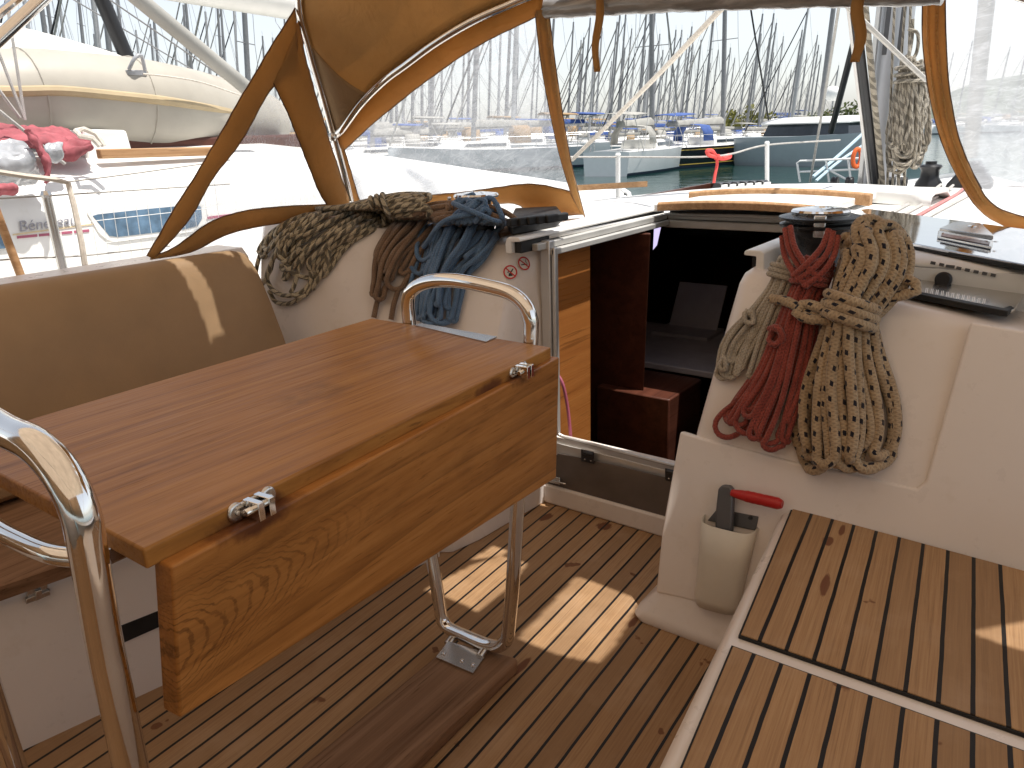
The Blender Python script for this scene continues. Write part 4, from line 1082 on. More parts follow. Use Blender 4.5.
# ================================================================== STICKERS
def sticker(px, py, rr, label, kind):
    t = thing('safety_sticker', Vector(), label, 'sticker')
    c = ony(px, py, 2.10)
    # the coaming face turned towards the cockpit
    n = Vector((0.10, -1, 0.10)).normalized(); n_keep = Vector((-0.02, -1, 0.06)).normalized()
    bpy.context.view_layer.update(); dg_ = bpy.context.evaluated_depsgraph_get(); o_ = EYE.copy(); dd_ = (c - EYE).normalized(); hit = False
    for _ in range(12):
        h_, loc, nn, idx, ob, mt = scene.ray_cast(dg_, o_, dd_)
        if not h_: break
        if ob.name == 'coaming_moulding': hit = True; break
        o_ = loc + dd_ * 0.002
    if hit:
        c = loc; n = nn if nn.dot(EYE - loc) > 0 else -nn
    u = n.cross(Vector((0, 0, 1))).normalized() * -1; v = n.cross(u).normalized()
    if v.z < 0: v = -v
    if u.dot(Vector((1, 0, 0))) < 0: u = -u
    t.location = c
    def P(x, y, o): return c + u * (x * rr) + v * (y * rr) + n * (o + 0.006)
    mb = MB(); mb.loft([[P(math.cos(2 * PI * k / 28), math.sin(2 * PI * k / 28), 0.0) for k in range(28)], [P(math.cos(2 * PI * k / 28), math.sin(2 * PI * k / 28), 0.0008) for k in range(28)]]); mb.build('sticker_disc', 'sign_white', t, smooth=False)
    mb = MB()
    for k in range(28):
        a0_, a1_ = 2 * PI * k / 28, 2 * PI * (k + 1) / 28
        mb.add([P(math.cos(a0_) * 0.98, math.sin(a0_) * 0.98, 0.0014), P(math.cos(a1_) * 0.98, math.sin(a1_) * 0.98, 0.0014), P(math.cos(a1_) * 0.78, math.sin(a1_) * 0.78, 0.0014), P(math.cos(a0_) * 0.78, math.sin(a0_) * 0.78, 0.0014)], [(0, 1, 2, 3)])
    for w in (0.09,):
        d = Vector((0.7071, -0.7071)); e = Vector((0.7071, 0.7071))
        q = [(-0.6 + w * 0.7, 0.6 + w * 0.7), (0.6 + w * 0.7, -0.6 + w * 0.7), (0.6 - w * 0.7, -0.6 - w * 0.7), (-0.6 - w * 0.7, 0.6 - w * 0.7)]
        mb.add([P(x, y, 0.0019) for x, y in q], [(0, 1, 2, 3)])
    mb.build('prohibition_ring', 'sign_red', t, smooth=False)
    mb = MB()
    def quad(q): mb.add([P(x, y, 0.0015) for x, y in q], [tuple(range(len(q)))])
    if kind == 'smoke':
        quad([(-0.55, -0.22), (0.35, -0.22), (0.35, -0.08), (-0.55, -0.08)]); quad([(0.40, -0.22), (0.52, -0.22), (0.52, -0.08), (0.40, -0.08)])
        quad([(0.38, 0.0), (0.46, 0.0), (0.34, 0.3), (0.26, 0.3)]); quad([(0.26, 0.3), (0.34, 0.3), (0.46, 0.55), (0.38, 0.55)])
    else:
        quad([(-0.30, -0.55), (0.30, -0.55), (0.22, -0.15), (-0.22, -0.15)]); quad([(-0.1, -0.15), (0.1, -0.15), (0.2, 0.2), (-0.02, 0.1)])
        quad([(0.02, 0.05), (0.2, 0.0), (0.5, 0.42), (0.38, 0.5)]); quad([(-0.45, 0.0), (-0.3, -0.1), (-0.05, 0.15), (-0.15, 0.25)])
    mb.build('pictogram', 'sign_black', t, smooth=False)

sticker(510, 272.5, 0.024, 'round no open flame sticker on the white moulding, lower left of the pair', 'flame')
sticker(523, 264, 0.024, 'round no smoking sticker on the white moulding, upper right of the pair', 'smoke')
# ================================================================== ROPES
class Spine:
    def __init__(s, pts):
        P = [Vector((x, y, w)) for x, y, w in pts]
        s.q = smooth_path(P, 1.5); s.L = [0]
        for a, b in zip(s.q, s.q[1:]): s.L.append(s.L[-1] + (Vector((b.x, b.y)) - Vector((a.x, a.y))).length)
        s.T = s.L[-1]
    def at(s, t):
        """t in 0..1 (may run a little past)"""
        ln = t * s.T
        if ln <= 0: i = 0
        elif ln >= s.T: i = len(s.q) - 2
        else:
            i = 0
            lo, hi = 0, len(s.L) - 1
            while hi - lo > 1:
                m = (lo + hi) // 2
                if s.L[m] <= ln: lo = m
                else: hi = m
            i = lo
        a, b = s.q[i], s.q[i + 1]; d = Vector((b.x - a.x, b.y - a.y)); l = d.length or 1e-6
        k = (ln - s.L[i]) / l
        p = Vector((a.x, a.y)) + d * k; w = a.z + (b.z - a.z) * max(0, min(1, k)); d = d / l
        return p, Vector((-d.y, d.x)), w, d
def coil(name, label, mat, spine, surf, r, n, s0=0.0, s1=1.0, jit0=0.04, jit1=0.12, thick=0.03, wraps=(), rng=1, seg=8, group=None, extra=(), base=0.0, bulge=1.0, open_top=False, cat='rope', sag=None, mess=1.0):
    rnd = random.Random(rng); S = Spine(spine); mb = MB()
    def W(p2, d): return surf(p2.x, p2.y, base + r + d)
    for k in range(n):
        a0 = -1 + 2 * (k + rnd.random() * 0.8) / n; 
        aL, aR = sorted((max(-1, min(1, a0 + rnd.uniform(-0.55, 0.1) * 1.0)), max(-1, min(1, a0 + rnd.uniform(0.0, 0.6)))))
        if aR - aL < 0.16: aR = aL + 0.16
        bL, bR = aL + rnd.uniform(-.3, .3) * mess, aR + rnd.uniform(-.3, .3) * mess
        sT = s0 + rnd.uniform(0, jit0); sB = s1 - rnd.uniform(0, jit1)
        dL, dR = rnd.random(), rnd.random()
        ph = rnd.uniform(0, 6.28); am = rnd.uniform(0.02, 0.10) * mess
        def prof(a, d): return max(0.0, 1 - min(1, abs(a)) ** 2) ** 0.5 * thick * (0.25 + 0.75 * d)
        pts = []; m = 22
        for i in range(m + 1):
            f = i / m; t = sT + (sB - sT) * f
            p, nn, w, d = S.at(t); a = aL + (bL - aL) * f + am * math.sin(f * 7 + ph)
            pts.append(W(p + nn * a * w, prof(a, dL)))
        p, nn, w, d = S.at(sB); hw_ = abs(bR - bL) * w / 2
        for i in range(1, 8):
            th = PI * i / 8; a = (bL + bR) / 2 + (bL - bR) / 2 * math.cos(th)
            pts.append(W(p + nn * a * w + d * hw_ * bulge * math.sin(th), prof(a, dL + (dR - dL) * i / 8)))
        for i in range(m + 1):
            f = 1 - i / m; t = sT + (sB - sT) * f
            p, nn, w, d = S.at(t); a = aR + (bR - aR) * f + am * math.sin(f * 6 + ph + 1.7)
            pts.append(W(p + nn * a * w, prof(a, dR)))
        if not open_top:
            p, nn, w, d = S.at(sT); hw_ = abs(aR - aL) * w / 2
            for i in range(1, 8):
                th = PI * i / 8; a = (aL + aR) / 2 - (aL - aR) / 2 * math.cos(th)
                pts.append(W(p + nn * a * w - d * hw_ * bulge * math.sin(th), prof(a, dR + (dL - dR) * i / 8)))
        mb.tube(smooth_path(pts, max(0.012, r * 1.2), closed=not open_top), r, seg, closed=not open_top, u0=rnd.random())
    for (t, turns, tilt, wscale, dth) in wraps:
        for j in range(turns):
            pts = []
            for i in range(20):
                th = 2 * PI * i / 20
                p, nn, w, d = S.at(t)
                q = p + nn * math.cos(th) * w * wscale + d * ((j - (turns - 1) / 2) * 2.0 * r / 0.0028 * 1.0 + tilt * math.cos(th) * w)
                pts.append(W(q, (thick * 0.5) + math.sin(th) * (thick * 0.55 + dth) + 0.004))
            mb.tube(smooth_path(pts, r * 1.2, closed=True), r, seg, closed=True, u0=rnd.random())
    for ex in extra:
        mb.tube(smooth_path([surf(x, y, base + r + d) for x, y, d in ex], r * 1.2), r, seg, u0=rnd.random())
    o = mb.build(name, mat, None, angle=80); return tag(o, label, cat, group)

# fleck rope, red rope, thin grey rope hang on the starboard face
coil('rope_coil', 'thick beige rope coil with black flecks hung beside the red rope', 'rope_fleck',
     [(868, 232, 26), (878, 262, 31), (866, 290, 27), (856, 312, 22), (851, 345, 27), (848, 390, 40), (848, 430, 44), (846, 458, 36)], faceS, 0.0125, 15, 0.0, 1.0, 0.10, 0.10, 0.085,
     wraps=((0.375, 3, -0.08, 1.12, 0.012),), rng=11, seg=10,
     extra=[[(835, 318, 0.06), (815, 314, 0.065), (795, 304, 0.05), (777, 300, 0.03)], [(838, 322, 0.07), (822, 322, 0.08), (806, 316, 0.075), (812, 307, 0.07), (832, 312, 0.08), (848, 322, 0.09)], [(880, 290, 0.02), (902, 280, 0.012), (917, 284, 0.012), (918, 292, 0.012), (900, 297, 0.012), (880, 300, 0.01)]])
coil('rope_coil', 'dull red rope coil hanging from the starboard winch', 'rope_red',
     [(818, 262, 18), (814, 282, 14), (806, 302, 15), (796, 340, 20), (782, 385, 26), (766, 420, 34), (760, 436, 34)], faceS, 0.0075, 15, 0.0, 1.0, 0.05, 0.16, 0.045,
     wraps=((0.10, 3, 0.1, 1.15, 0.008),), rng=5, seg=8, base=0.012,
     extra=[[(793, 233, 0.05), (799, 255, 0.06), (812, 276, 0.06), (820, 286, 0.06)], [(798, 231, 0.05), (804, 252, 0.065), (816, 270, 0.07), (830, 284, 0.06)], [(789, 240, 0.04), (793, 260, 0.05), (804, 278, 0.06), (818, 290, 0.06)], [(840, 236, 0.05), (836, 256, 0.06), (824, 272, 0.07), (806, 284, 0.06)], [(844, 240, 0.045), (841, 260, 0.055), (830, 278, 0.065), (812, 290, 0.06)], [(836, 234, 0.05), (830, 252, 0.06), (818, 268, 0.075), (802, 280, 0.06)],
            [(776, 338, 0.03), (782, 330, 0.05), (790, 336, 0.05), (784, 346, 0.05), (776, 341, 0.04), (781, 332, 0.035)], [(776, 330, 0.035), (787, 329, 0.06), (791, 341, 0.05), (780, 346, 0.04)],
            [(790, 350, 0.01), (770, 385, 0.005), (735, 405, 0.003), (719, 421, 0.003), (722, 434, 0.003), (738, 435, 0.004), (765, 412, 0.01), (790, 385, 0.02)]])
coil('rope_coil', 'thin grey rope coil with end knots left of the red rope', 'rope_thin_grey',
     [(793, 262, 12), (782, 290, 11), (766, 322, 17), (750, 352, 26), (742, 378, 24)], faceS, 0.0070, 8, 0.0, 1.0, 0.05, 0.1, 0.026, wraps=((0.10, 3, 0.15, 1.35, 0.006),), rng=8, seg=8, base=0.002,
     extra=[[(757, 318, 0.02), (751, 312, 0.03), (750, 322, 0.03), (758, 324, 0.03), (756, 312, 0.02)], [(748, 352, 0.01), (736, 362, 0.012), (727, 360, 0.02), (724, 368, 0.02), (730, 370, 0.025), (728, 358, 0.02), (719, 372, 0.008)]])

# port side: surfaces found by casting onto the coaming
dg = bpy.context.evaluated_depsgraph_get(); dg.update()
def caster(fallback):
    """surface of the coaming as a smooth map: bilinear samples of real ray hits, falling back to a plane"""
    cache = {}
    targets = {'coaming_moulding', 'coachroof'}
    def hitpt(px, py):
        k = (px, py)
        if k in cache: return cache[k]
        o = EYE.copy(); d = ray(px, py); res_ = None
        for _ in range(14):
            h, loc, nn, idx, ob, mt = scene.ray_cast(dg, o, d)
            if not h: break
            if ob.name in targets: res_ = (loc, nn if nn.dot(d) < 0 else -nn); break
            o = loc + d * 0.002
        if res_ is None:
            p = onp(px, py, fallback); res_ = (p, fallback[1])
        elif (res_[0] - EYE).length > (onp(px, py, fallback) - EYE).length + 0.35:
            res_ = (onp(px, py, fallback), fallback[1])
        cache[k] = res_; return res_
    def f(px, py, off):
        g = 8; x0, y0 = math.floor(px / g) * g, math.floor(py / g) * g; fx, fy = (px - x0) / g, (py - y0) / g
        acc = Vector(); an = Vector()
        for dx, dy, w in ((0, 0, (1 - fx) * (1 - fy)), (g, 0, fx * (1 - fy)), (0, g, (1 - fx) * fy), (g, g, fx * fy)):
            p, n = hitpt(x0 + dx, y0 + dy); acc += p * w; an += n * w
        dd = (acc - EYE).length
        n2 = (an.normalized() * 0.45 + (EYE - acc).normalized() * 0.55).normalized()
        return EYE + ray(px, py) * dd + n2 * off
    return f
PB = (Vector((-1.9, 1.95, 0.95)), Vector((0.35, -1, 0.25)).normalized())
cast = caster(PB)
coil('rope_coil', 'olive and beige patterned rope coil draped over the port coaming behind the cushion', 'rope_olive',
     [(430, 206, 11), (402, 207, 12), (372, 215, 14), (345, 224, 17), (317, 236, 24), (294, 254, 28), (284, 280, 26), (283, 296, 20)], cast, 0.0085, 14, 0.0, 1.0, 0.10, 0.30, 0.05, wraps=((0.24, 3, 0.1, 1.2, 0.012),), rng=21, seg=8, mess=1.9,
     extra=[[(330, 240, 0.03), (328, 262, 0.015), (315, 285, 0.008), (295, 302, 0.006), (278, 302, 0.008), (272, 290, 0.02)], [(300, 235, 0.05), (285, 245, 0.05), (290, 262, 0.05), (305, 250, 0.05)]])
coil('rope_coil', 'brown rope coil hanging left of the blue rope on the port side', 'rope_brown',
     [(455, 216, 14), (432, 222, 18), (408, 240, 22), (393, 262, 22), (386, 288, 18), (383, 300, 16)], cast, 0.0095, 11, 0.0, 1.0, 0.06, 0.35, 0.05, wraps=(), rng=4, seg=8, mess=0.8,
     extra=[[(480, 205, 0.03), (505, 212, 0.05), (520, 222, 0.04), (522, 234, 0.03), (500, 240, 0.02)], [(485, 212, 0.04), (504, 220, 0.05), (512, 232, 0.03), (495, 238, 0.02)], [(392, 280, 0.02), (380, 298, 0.012), (375, 318, 0.008)], [(400, 290, 0.02), (395, 305, 0.012), (392, 320, 0.008)]])
coil('rope_coil', 'blue rope coil bunched over the port winch', 'rope_blue',
     [(492, 206, 16), (478, 222, 26), (462, 244, 30), (448, 268, 22), (440, 295, 20), (436, 322, 19)], cast, 0.0085, 17, 0.0, 1.0, 0.14, 0.14, 0.08, wraps=((0.10, 1, 0.4, 1.2, 0.012),), rng=31, seg=8, mess=1.5, base=0.012,
     extra=[[(430, 222, 0.04), (418, 250, 0.02), (424, 262, 0.02), (445, 255, 0.06)], [(500, 205, 0.06), (506, 222, 0.05), (500, 238, 0.04), (470, 262, 0.06)], [(412, 268, 0.01), (420, 275, 0.012), (440, 268, 0.05)], [(488, 214, 0.075), (450, 225, 0.09), (425, 250, 0.03)]])

# ================================================================== MAST AND RIG OF OUR YACHT
mast = thing('mast', onz(884, 188, 0.9), 'silver mast with dark track standing on the white coachroof behind the hanging halyards', 'mast')
MY = 4.95
mb0, mt0 = ony(877, 190, MY), ony(899, 0, MY)
ax = (mt0 - mb0); ax = ax / ax.z
def mpt(z): return mb0 + ax * (z - mb0.z)
mb = MB()
sec = [(0.085 * math.cos(2 * PI * k / 20), 0.12 * math.sin(2 * PI * k / 20)) for k in range(20)]
mb.loft([[mpt(z) + Vector((x, y, 0)) for x, y in sec] for z in (0.86, 5, 9, 14)]); mb.build('mast_tube', 'mast_silver', mast, angle=60)
mb = MB(); mb.loft([[mpt(z) + Vector((x, y, 0)) for x, y in ((-0.03, -0.105), (0.062, -0.088), (0.062, -0.098), (-0.03, -0.125))] for z in (1.62, 5, 13.5)]); mb.build('mast_track', 'grey_metal', mast)
mb = MB(); mb.loft([[mpt(z) + Vector((x, y, 0)) for x, y in ((-0.075, -0.10), (-0.055, -0.115), (-0.06, -0.135), (-0.085, -0.115))] for z in (0.92, 3, 9)]); mb.build('mast_groove', 'alu', mast)
mb = MB()
for dx in (-0.20, -0.12, 0.0, 0.10, 0.16):
    c = mpt(0.93) + Vector((dx, -0.15, 0.02)); mb.lathe(c + Vector((-0.018, 0, 0)), [(0.0001, 0), (0.032, 0), (0.036, 0.008), (0.030, 0.018), (0.036, 0.028), (0.032, 0.036), (0.0001, 0.036)], 14, Vector((1, 0, 0)))
mb.build('halyard_block', 'black_plastic', mast)
mb = MB(); c = mpt(0.88); mb.lathe(c, [(0.0001, 0), (0.17, 0), (0.17, 0.015), (0.12, 0.03), (0.10, 0.08), (0.0001, 0.08)], 20); mb.build('mast_collar', 'alu', mast)

vang = thing('boom_vang', mpt(0.95), 'black strut with pale rope rising aft from the foot of the silver mast', 'boom vang')
va, vb = ony(876, 187, 4.75), ony(853, -10, 4.1)
mb = MB(); mb.cyl(va, vb, 0.022, 12); mb.build('vang_tube', 'mast_black', vang)
mb = MB(); mb.tube([va + Vector((0.035, 0, 0)), vb + Vector((0.045, 0, 0))], 0.016, 8); mb.build('vang_tackle', 'rope_halyard', vang)
mb = MB(); mb.cyl(va + Vector((-0.03, -0.01, 0)), vb + Vector((-0.03, 0, 0)), 0.010, 8); mb.build('vang_rod', 'alu', vang)

PM = (Vector((-0.9, MY - 0.22, 1.3)), Vector((0, -1, 0)))
def mplane(px, py, off=0.0): return onp(px, py, PM, off)
coil('halyard_bundle', 'big beige bundle of coiled halyards hanging right of the mast', 'rope_halyard',
     [(916, 58, 8), (914, 75, 13), (912, 95, 16), (909, 125, 17), (906, 150, 17), (904, 166, 14)], mplane, 0.0095, 46, 0.0, 1.0, 0.30, 0.30, 0.16, wraps=((0.16, 3, 0.2, 1.1, 0.02),), rng=77, seg=6, mess=1.2, cat='rope bundle',
     extra=[[(915, 20, 0.05), (914, 40, 0.05), (912, 62, 0.1)], [(911, 30, 0.06), (920, 35, 0.05), (918, 55, 0.05), (908, 66, 0.1)]])
mb = MB()
for x0, y0, x1, y1, rr in ((888, 187, 896, -10, 0.007), (893, 187, 907, -10, 0.007), (905, 186, 912, -10, 0.007), (899, 187, 903, 60, 0.009), (880, 188, 876, 80, 0.006)):
    mb.tube([onp(x0, y0, PM, 0.02), onp(x1, y1, PM, 0.02)], rr, 6)
tag(mb.build('halyard', 'rope_halyard', None), 'several halyard falls running up the mast beside the big rope bundle', 'halyards', kind='stuff')

# lines on the roof running aft to the lid
for i, (x0, y0, x1, y1, mt, lb) in enumerate(((914, 221, 956, 197, 'rope_line_red', 'pale red control line lying on the white coachroof'), (903, 218, 942, 197, 'rope_line_grey', 'grey control line on the coachroof just left of the red line'),
        (892, 216, 930, 196, 'rope_line_grey', 'leftmost grey control line on the sunlit coachroof'), (925, 221, 966, 199, 'rope_line_grey', 'grey control line on the coachroof just right of the red line'))):
    a, b = onz(x0, y0, 0.935), onz(x1, y1, 0.915)
    P_ = [a.lerp(b, k / 8) for k in range(9)]
    for p in P_: p.z = roofz(p.x, p.y) + 0.012
    ext = P_[-1] + (P_[-1] - P_[-2]) * 3; ext.z = roofz(ext.x, ext.y) + 0.03
    mb = MB(); mb.tube(P_ + [ext], 0.007, 6); tag(mb.build('control_line', mt, None), lb, 'rope')

# black halyard winch and organiser blocks
hw_ = onz(928, 188, 0.9); w2 = thing('deck_winch', hw_, 'small black winch on the roof right of the mast', 'winch')
mb = MB(); mb.lathe(hw_, [(0.0001, 0), (0.075, 0), (0.07, 0.03), (0.05, 0.06), (0.048, 0.10), (0.062, 0.12), (0.055, 0.13), (0.03, 0.135), (0.03, 0.15), (0.0001, 0.15)], 24); mb.build('winch_drum', 'black_plastic', w2)
mb = MB(); mb.lathe(hw_ + Vector((-0.17, 0.0, 0.0)), [(0.0001, 0), (0.03, 0), (0.03, 0.06), (0.045, 0.07), (0.045, 0.10), (0.02, 0.115), (0.0001, 0.115)], 20); mb.build('winch_top', 'chrome', w2)
b2 = hw_ + Vector((0.22, -0.05, 0)); ob = thing('rope_clutch', b2, 'black rope clutch at the foot of the mast under the starboard canvas strip', 'clutch')
mb = MB(); mb.prism([b2 + Vector(p) for p in ((-0.13, 0, 0), (0.10, 0, 0), (0.10, 0, 0.04), (0.02, 0, 0.15), (-0.03, 0, 0.15), (-0.12, 0, 0.03))], (0, 0.12, 0)); mb.build('clutch_body', 'black_plastic', ob, bevel=0.01)
og = thing('rope_organiser', onz(738, 184, 0.9), 'row of black and white deck organiser sheaves at the far edge of the white roof', 'deck organiser')
for k in range(6):
    p = onz(717 + k * 8.4, 187 - k * 0.35, 0.895); p.z = roofz(p.x, p.y)
    mb = MB(); mb.prism([p + Vector(q) for q in ((-0.04, 0, 0.0), (0.03, 0, 0.0), (0.045, 0, 0.022), (0.02, 0, 0.04), (-0.02, 0, 0.042))], (0, 0.10, 0)); mb.build('organiser_sheave', 'black_plastic', og, bevel=0.006)
    mb = MB(); mb.box((p.x + 0.035, p.y - 0.02, p.z), (p.x + 0.06, p.y + 0.06, p.z + 0.03)); mb.build('organiser_cheek', 'white_paint', og, bevel=0.004)

# --- port lifelines and stanchions of our yacht
def px_post(x0, y0, x1, y1, X, r, name, mat, label, cat, group=None):
    a, b = onx(x0, y0, X), onx(x1, y1, X)
    mb = MB(); mb.tube([a, a.lerp(b, 0.5), b], r, 10); mb.sphere(b, r * 1.25, 8); return tag(mb.build(name, mat, None), label, cat, group)
px_post(618, 200, 618, 155, -2.9, 0.018, 'stanchion', 'white_paint', 'white lifeline stanchion at the roof edge under the pale sailing yacht', 'stanchion', 'stanchions along the port rail')
px_post(767, 195, 767, 143, -2.3, 0.018, 'stanchion', 'white_paint', 'white lifeline stanchion in front of the blue-grey catamaran hull', 'stanchion', 'stanchions along the port rail')
px_post(70, 300, 46, 195, -2.95, 0.016, 'stanchion', 'steel', 'steel stanchion in front of the lettering on the neighbouring yacht', 'stanchion', 'stanchions along the port rail')
px_post(30, 300, -6, 205, -2.93, 0.014, 'stanchion', 'trim_teak', 'tan stanchion at the left edge of the picture above the cushion', 'stanchion', 'stanchions along the port rail')
def cord(name, pts, r, mat, label, cat='rope', group=None):
    mb = MB(); mb.tube(smooth_path(pts, 0.06), r, 6); return tag(mb.build(name, mat, None), label, cat, group)
cord('lifeline', [onx(562, 157, -2.95), onx(618, 157, -2.9), onx(717, 156, -2.5), onx(767, 145, -2.3), onx(840, 140, -1.9)], 0.008, 'rope_line_grey', 'grey lifeline strung between the white stanchions over the water', 'lifeline')
rib = thing('ribbon', onx(717, 156, -2.5), 'red ribbon knotted round the lifeline with a tail hanging down', 'ribbon')
mb = MB(); P3 = lambda x, y: onx(x, y, -2.49)
mb.tube(smooth_path([P3(717, 157), P3(709, 155), P3(707, 151), P3(712, 151), P3(717, 157), P3(724, 158), P3(729, 155), P3(730, 157), P3(722, 159), P3(717, 157)], 0.01), 0.016, 6)
mb.sphere(P3(717, 157), 0.03, 8); mb.build('ribbon_bow', 'red_ribbon', rib)
mb = MB(); mb.tube(smooth_path([P3(717, 157), P3(717, 165), P3(715, 175), P3(713, 188)], 0.02), 0.012, 6); mb.build('ribbon_tail', 'red_ribbon', rib)
cord('awning_line', [ony(572, 160, 4.6), ony(646, 87, 4.0), ony(724, 6, 3.3)], 0.013, 'white_rope', 'pale line slanting from the roof corner up to the rolled window', 'rope')
cord('awning_line', [ony(838, -3, 3.4), ony(880, 37, 3.8), ony(926, 80, 4.2)], 0.011, 'rope_line_grey', 'pale line crossing in front of the mast down to the starboard strip', 'rope')
cord('forestay', [ony(810, 182, 8.3), ony(824, 100, 7.6), ony(841, -6, 6.6)], 0.012, 'rope_line_grey', 'grey wire stay rising behind the pale blue ropes', 'stay')
cord('furled_strut', [ony(831, 132, 9.5), ony(849, 62, 9.0), ony(866, -4, 8.5)], 0.035, 'mast_black', 'black furled stay seen below the right hand strap', 'stay')
cord('mooring_line', [ony(813, 177, 8.4), ony(836, 158, 8.8), ony(866, 131, 9.4)], 0.018, 'pale_blue_rope', 'upper of two pale blue mooring lines by the pulpit', 'rope')
cord('mooring_line', [ony(816, 181, 8.4), ony(840, 161, 8.8), ony(870, 141, 9.4)], 0.016, 'pale_blue_rope', 'lower of two pale blue mooring lines by the pulpit', 'rope')
pul = thing('pulpit', ony(830, 182, 8.6), 'white tubular pulpit rail at our bow beside the pale blue lines', 'pulpit')
mb = MB(); YP = 8.6
for L_ in ([(800, 182), (797, 163), (800, 161), (826, 160), (866, 158)], [(826, 160), (829, 182)], [(848, 159), (851, 182)], [(829, 170), (851, 182)], [(800, 172), (866, 169)]):
    mb.tube([ony(x, y, YP) for x, y in L_], 0.011, 8)
mb.build('pulpit_rail', 'white_paint', pul)
lb = thing('lifebuoy', ony(857, 159, 8.4), 'orange lifebuoy hung on the pulpit rail left of the mast', 'lifebuoy')
mb = MB(); c = ony(857, 158, 8.4); mb.tube([c + Vector((0.03 * math.cos(2 * PI * k / 20), 0.03 * math.cos(2 * PI * k / 20), 0.085 * math.sin(2 * PI * k / 20))) for k in range(20)], 0.022, 8, closed=True); mb.build('buoy_ring', 'orange_buoy', lb)
# bits seen left of the cushion: lifelines with rope lashings
cord('lashing_line', [onx(-8, 171, -2.95), onx(25, 176, -2.95), onx(55, 179.5, -2.95), onx(68, 183, -2.95), onx(74, 205, -2.93), onx(82, 245, -2.9), onx(86, 272, -2.9)], 0.010, 'white_rope', 'knotted beige line hanging from the lifeline above the cushion', 'rope')
cord('lifeline', [onx(-10, 261, -2.96), onx(25, 258, -2.96), onx(80, 256, -2.96), onx(170, 246, -2.95)], 0.003, 'rope_line_grey', 'thin grey lower wire just above the cushion', 'lifeline')
cord('lifeline', [onx(66, 182, -2.97), onx(130, 174, -2.97), onx(230, 160, -2.95)], 0.003, 'rope_line_grey', 'thin upper wire across the white neighbouring deck', 'lifeline')
cord('lifeline', [onx(-8, 199, -2.97), onx(60, 195, -2.97), onx(230, 184, -2.95)], 0.003, 'rope_line_grey', 'thin middle wire across the white neighbouring deck', 'lifeline')
# ================================================================== NEIGHBOUR YACHT (port side)
nb = thing('sailing_yacht', (-5.4, 2.0, -0.55), 'white neighbouring yacht alongside to port with lettering, stripes and a netted blue window', 'yacht')
XN = -5.75
def nb_sec(y):
    k = 1.0 if y < 5 else max(0.05, 1 - ((y - 5) / 5.5) ** 2)
    hw1 = 2.15 * k; cw = max(0.05, 1.70 * k); t = 0.0 if y < 3.7 else min(1, (y - 3.7) / 6.0)
    zt = 1.0 * (1 - t)
    zs = 0.42
    def cz(z): return zs + (z - zs) * (1 - t) + 0.01
    return [Vector((XN + hw1 * 0.85, y, -0.6)), Vector((XN + hw1, y, 0.0)), Vector((XN + hw1, y, zs + 0.05)), Vector((XN + hw1 - 0.05, y, zs + 0.05)), Vector((XN + hw1 - 0.05, y, zs)), Vector((XN + cw + 0.06, y, zs + 0.01)),
            Vector((XN + cw, y, cz(0.60))), Vector((XN + cw - 0.03, y, cz(0.85))), Vector((XN + cw - 0.06, y, cz(1.02))), Vector((XN + cw - 0.14, y, cz(1.13))), Vector((XN + cw - 0.30, y, cz(1.20))), Vector((XN + cw * 0.5, y, cz(1.29))), Vector((XN, y, cz(1.32)))]
ysn = [-3, -1, 0.5, 1.5, 2.5, 3.5, 4.5, 5.2, 5.7, 6.2, 6.8, 7.4, 8.4, 9.4, 10.3]
half = [nb_sec(y) for y in ysn]
fullr = [r + [Vector((2 * XN - p.x, p.y, p.z)) for p in reversed(r[:-1])] for r in half]
mb = MB(); mb.loft(fullr, closed=False, caps=False); mb.build('yacht_hull', 'gelcoat_white', nb, angle=50)
def nx(px, py, x=XN + 1.70 + 0.0): return onx(px, py, x)
XS = XN + 1.70 - 0.015     # cabin side
def sidept(px, py, off):
    p = onx(px, py, XS); 
    q = nb_sec(p.y); 
    # find x of the cabin side at that height
    for a, b in zip(q[5:], q[6:]):
        if min(a.z, b.z) <= p.z <= max(a.z, b.z):
            f = (p.z - a.z) / (b.z - a.z or 1); return Vector((a.x + (b.x - a.x) * f + off, p.y, p.z))
    return Vector((p.x + off, p.y, p.z))
def side_patch(poly, name, mat, off0=-0.004, off1=0.006, parent=nb, bevel=0.0):
    mb = MB(); mb.loft([[sidept(x, y, off0) for x, y in poly], [sidept(x, y, off1) for x, y in poly]]); return mb.build(name, mat, parent, smooth=False, bevel=bevel)
wf = side_patch([(90, 213), (96, 210), (150, 205), (196, 201), (206, 203), (210, 212), (206, 224), (190, 232), (116, 241.5), (108, 240), (100, 233)], 'window_frame', 'gelcoat_white', 0.0, 0.008)
side_patch([(95, 216), (100, 214.5), (150, 209), (198, 204.5), (203, 207), (203, 218), (198, 226), (186, 229), (118, 237), (110, 236)], 'window_pane', 'glass_blue', 0.0, 0.011, wf)
wf2 = side_patch([(-30, 232), (2, 229), (7, 236), (8, 248), (-30, 252)], 'window_pane', 'glass_blue', 0.0, 0.011)
side_patch([(15, 234.2), (98, 223.2), (98, 224.6), (15, 235.6)], 'cove_stripe', 'gold_line', 0.0, 0.004)
for a, b in ((19, 39), (41, 51), (52, 62), (63.5, 74), (76, 91)):
    ya, yb = 236.2 - (a - 19) * 0.095, 236.2 - (b - 19) * 0.095
    side_patch([(a, ya), (b, yb), (b, yb + 2.6), (a, ya + 2.6)], 'crimson_stripe', 'crimson', 0.0, 0.004)
side_patch([(208, 217), (255, 211), (255, 213.5), (208, 219.5)], 'crimson_stripe', 'crimson', 0.0, 0.004)
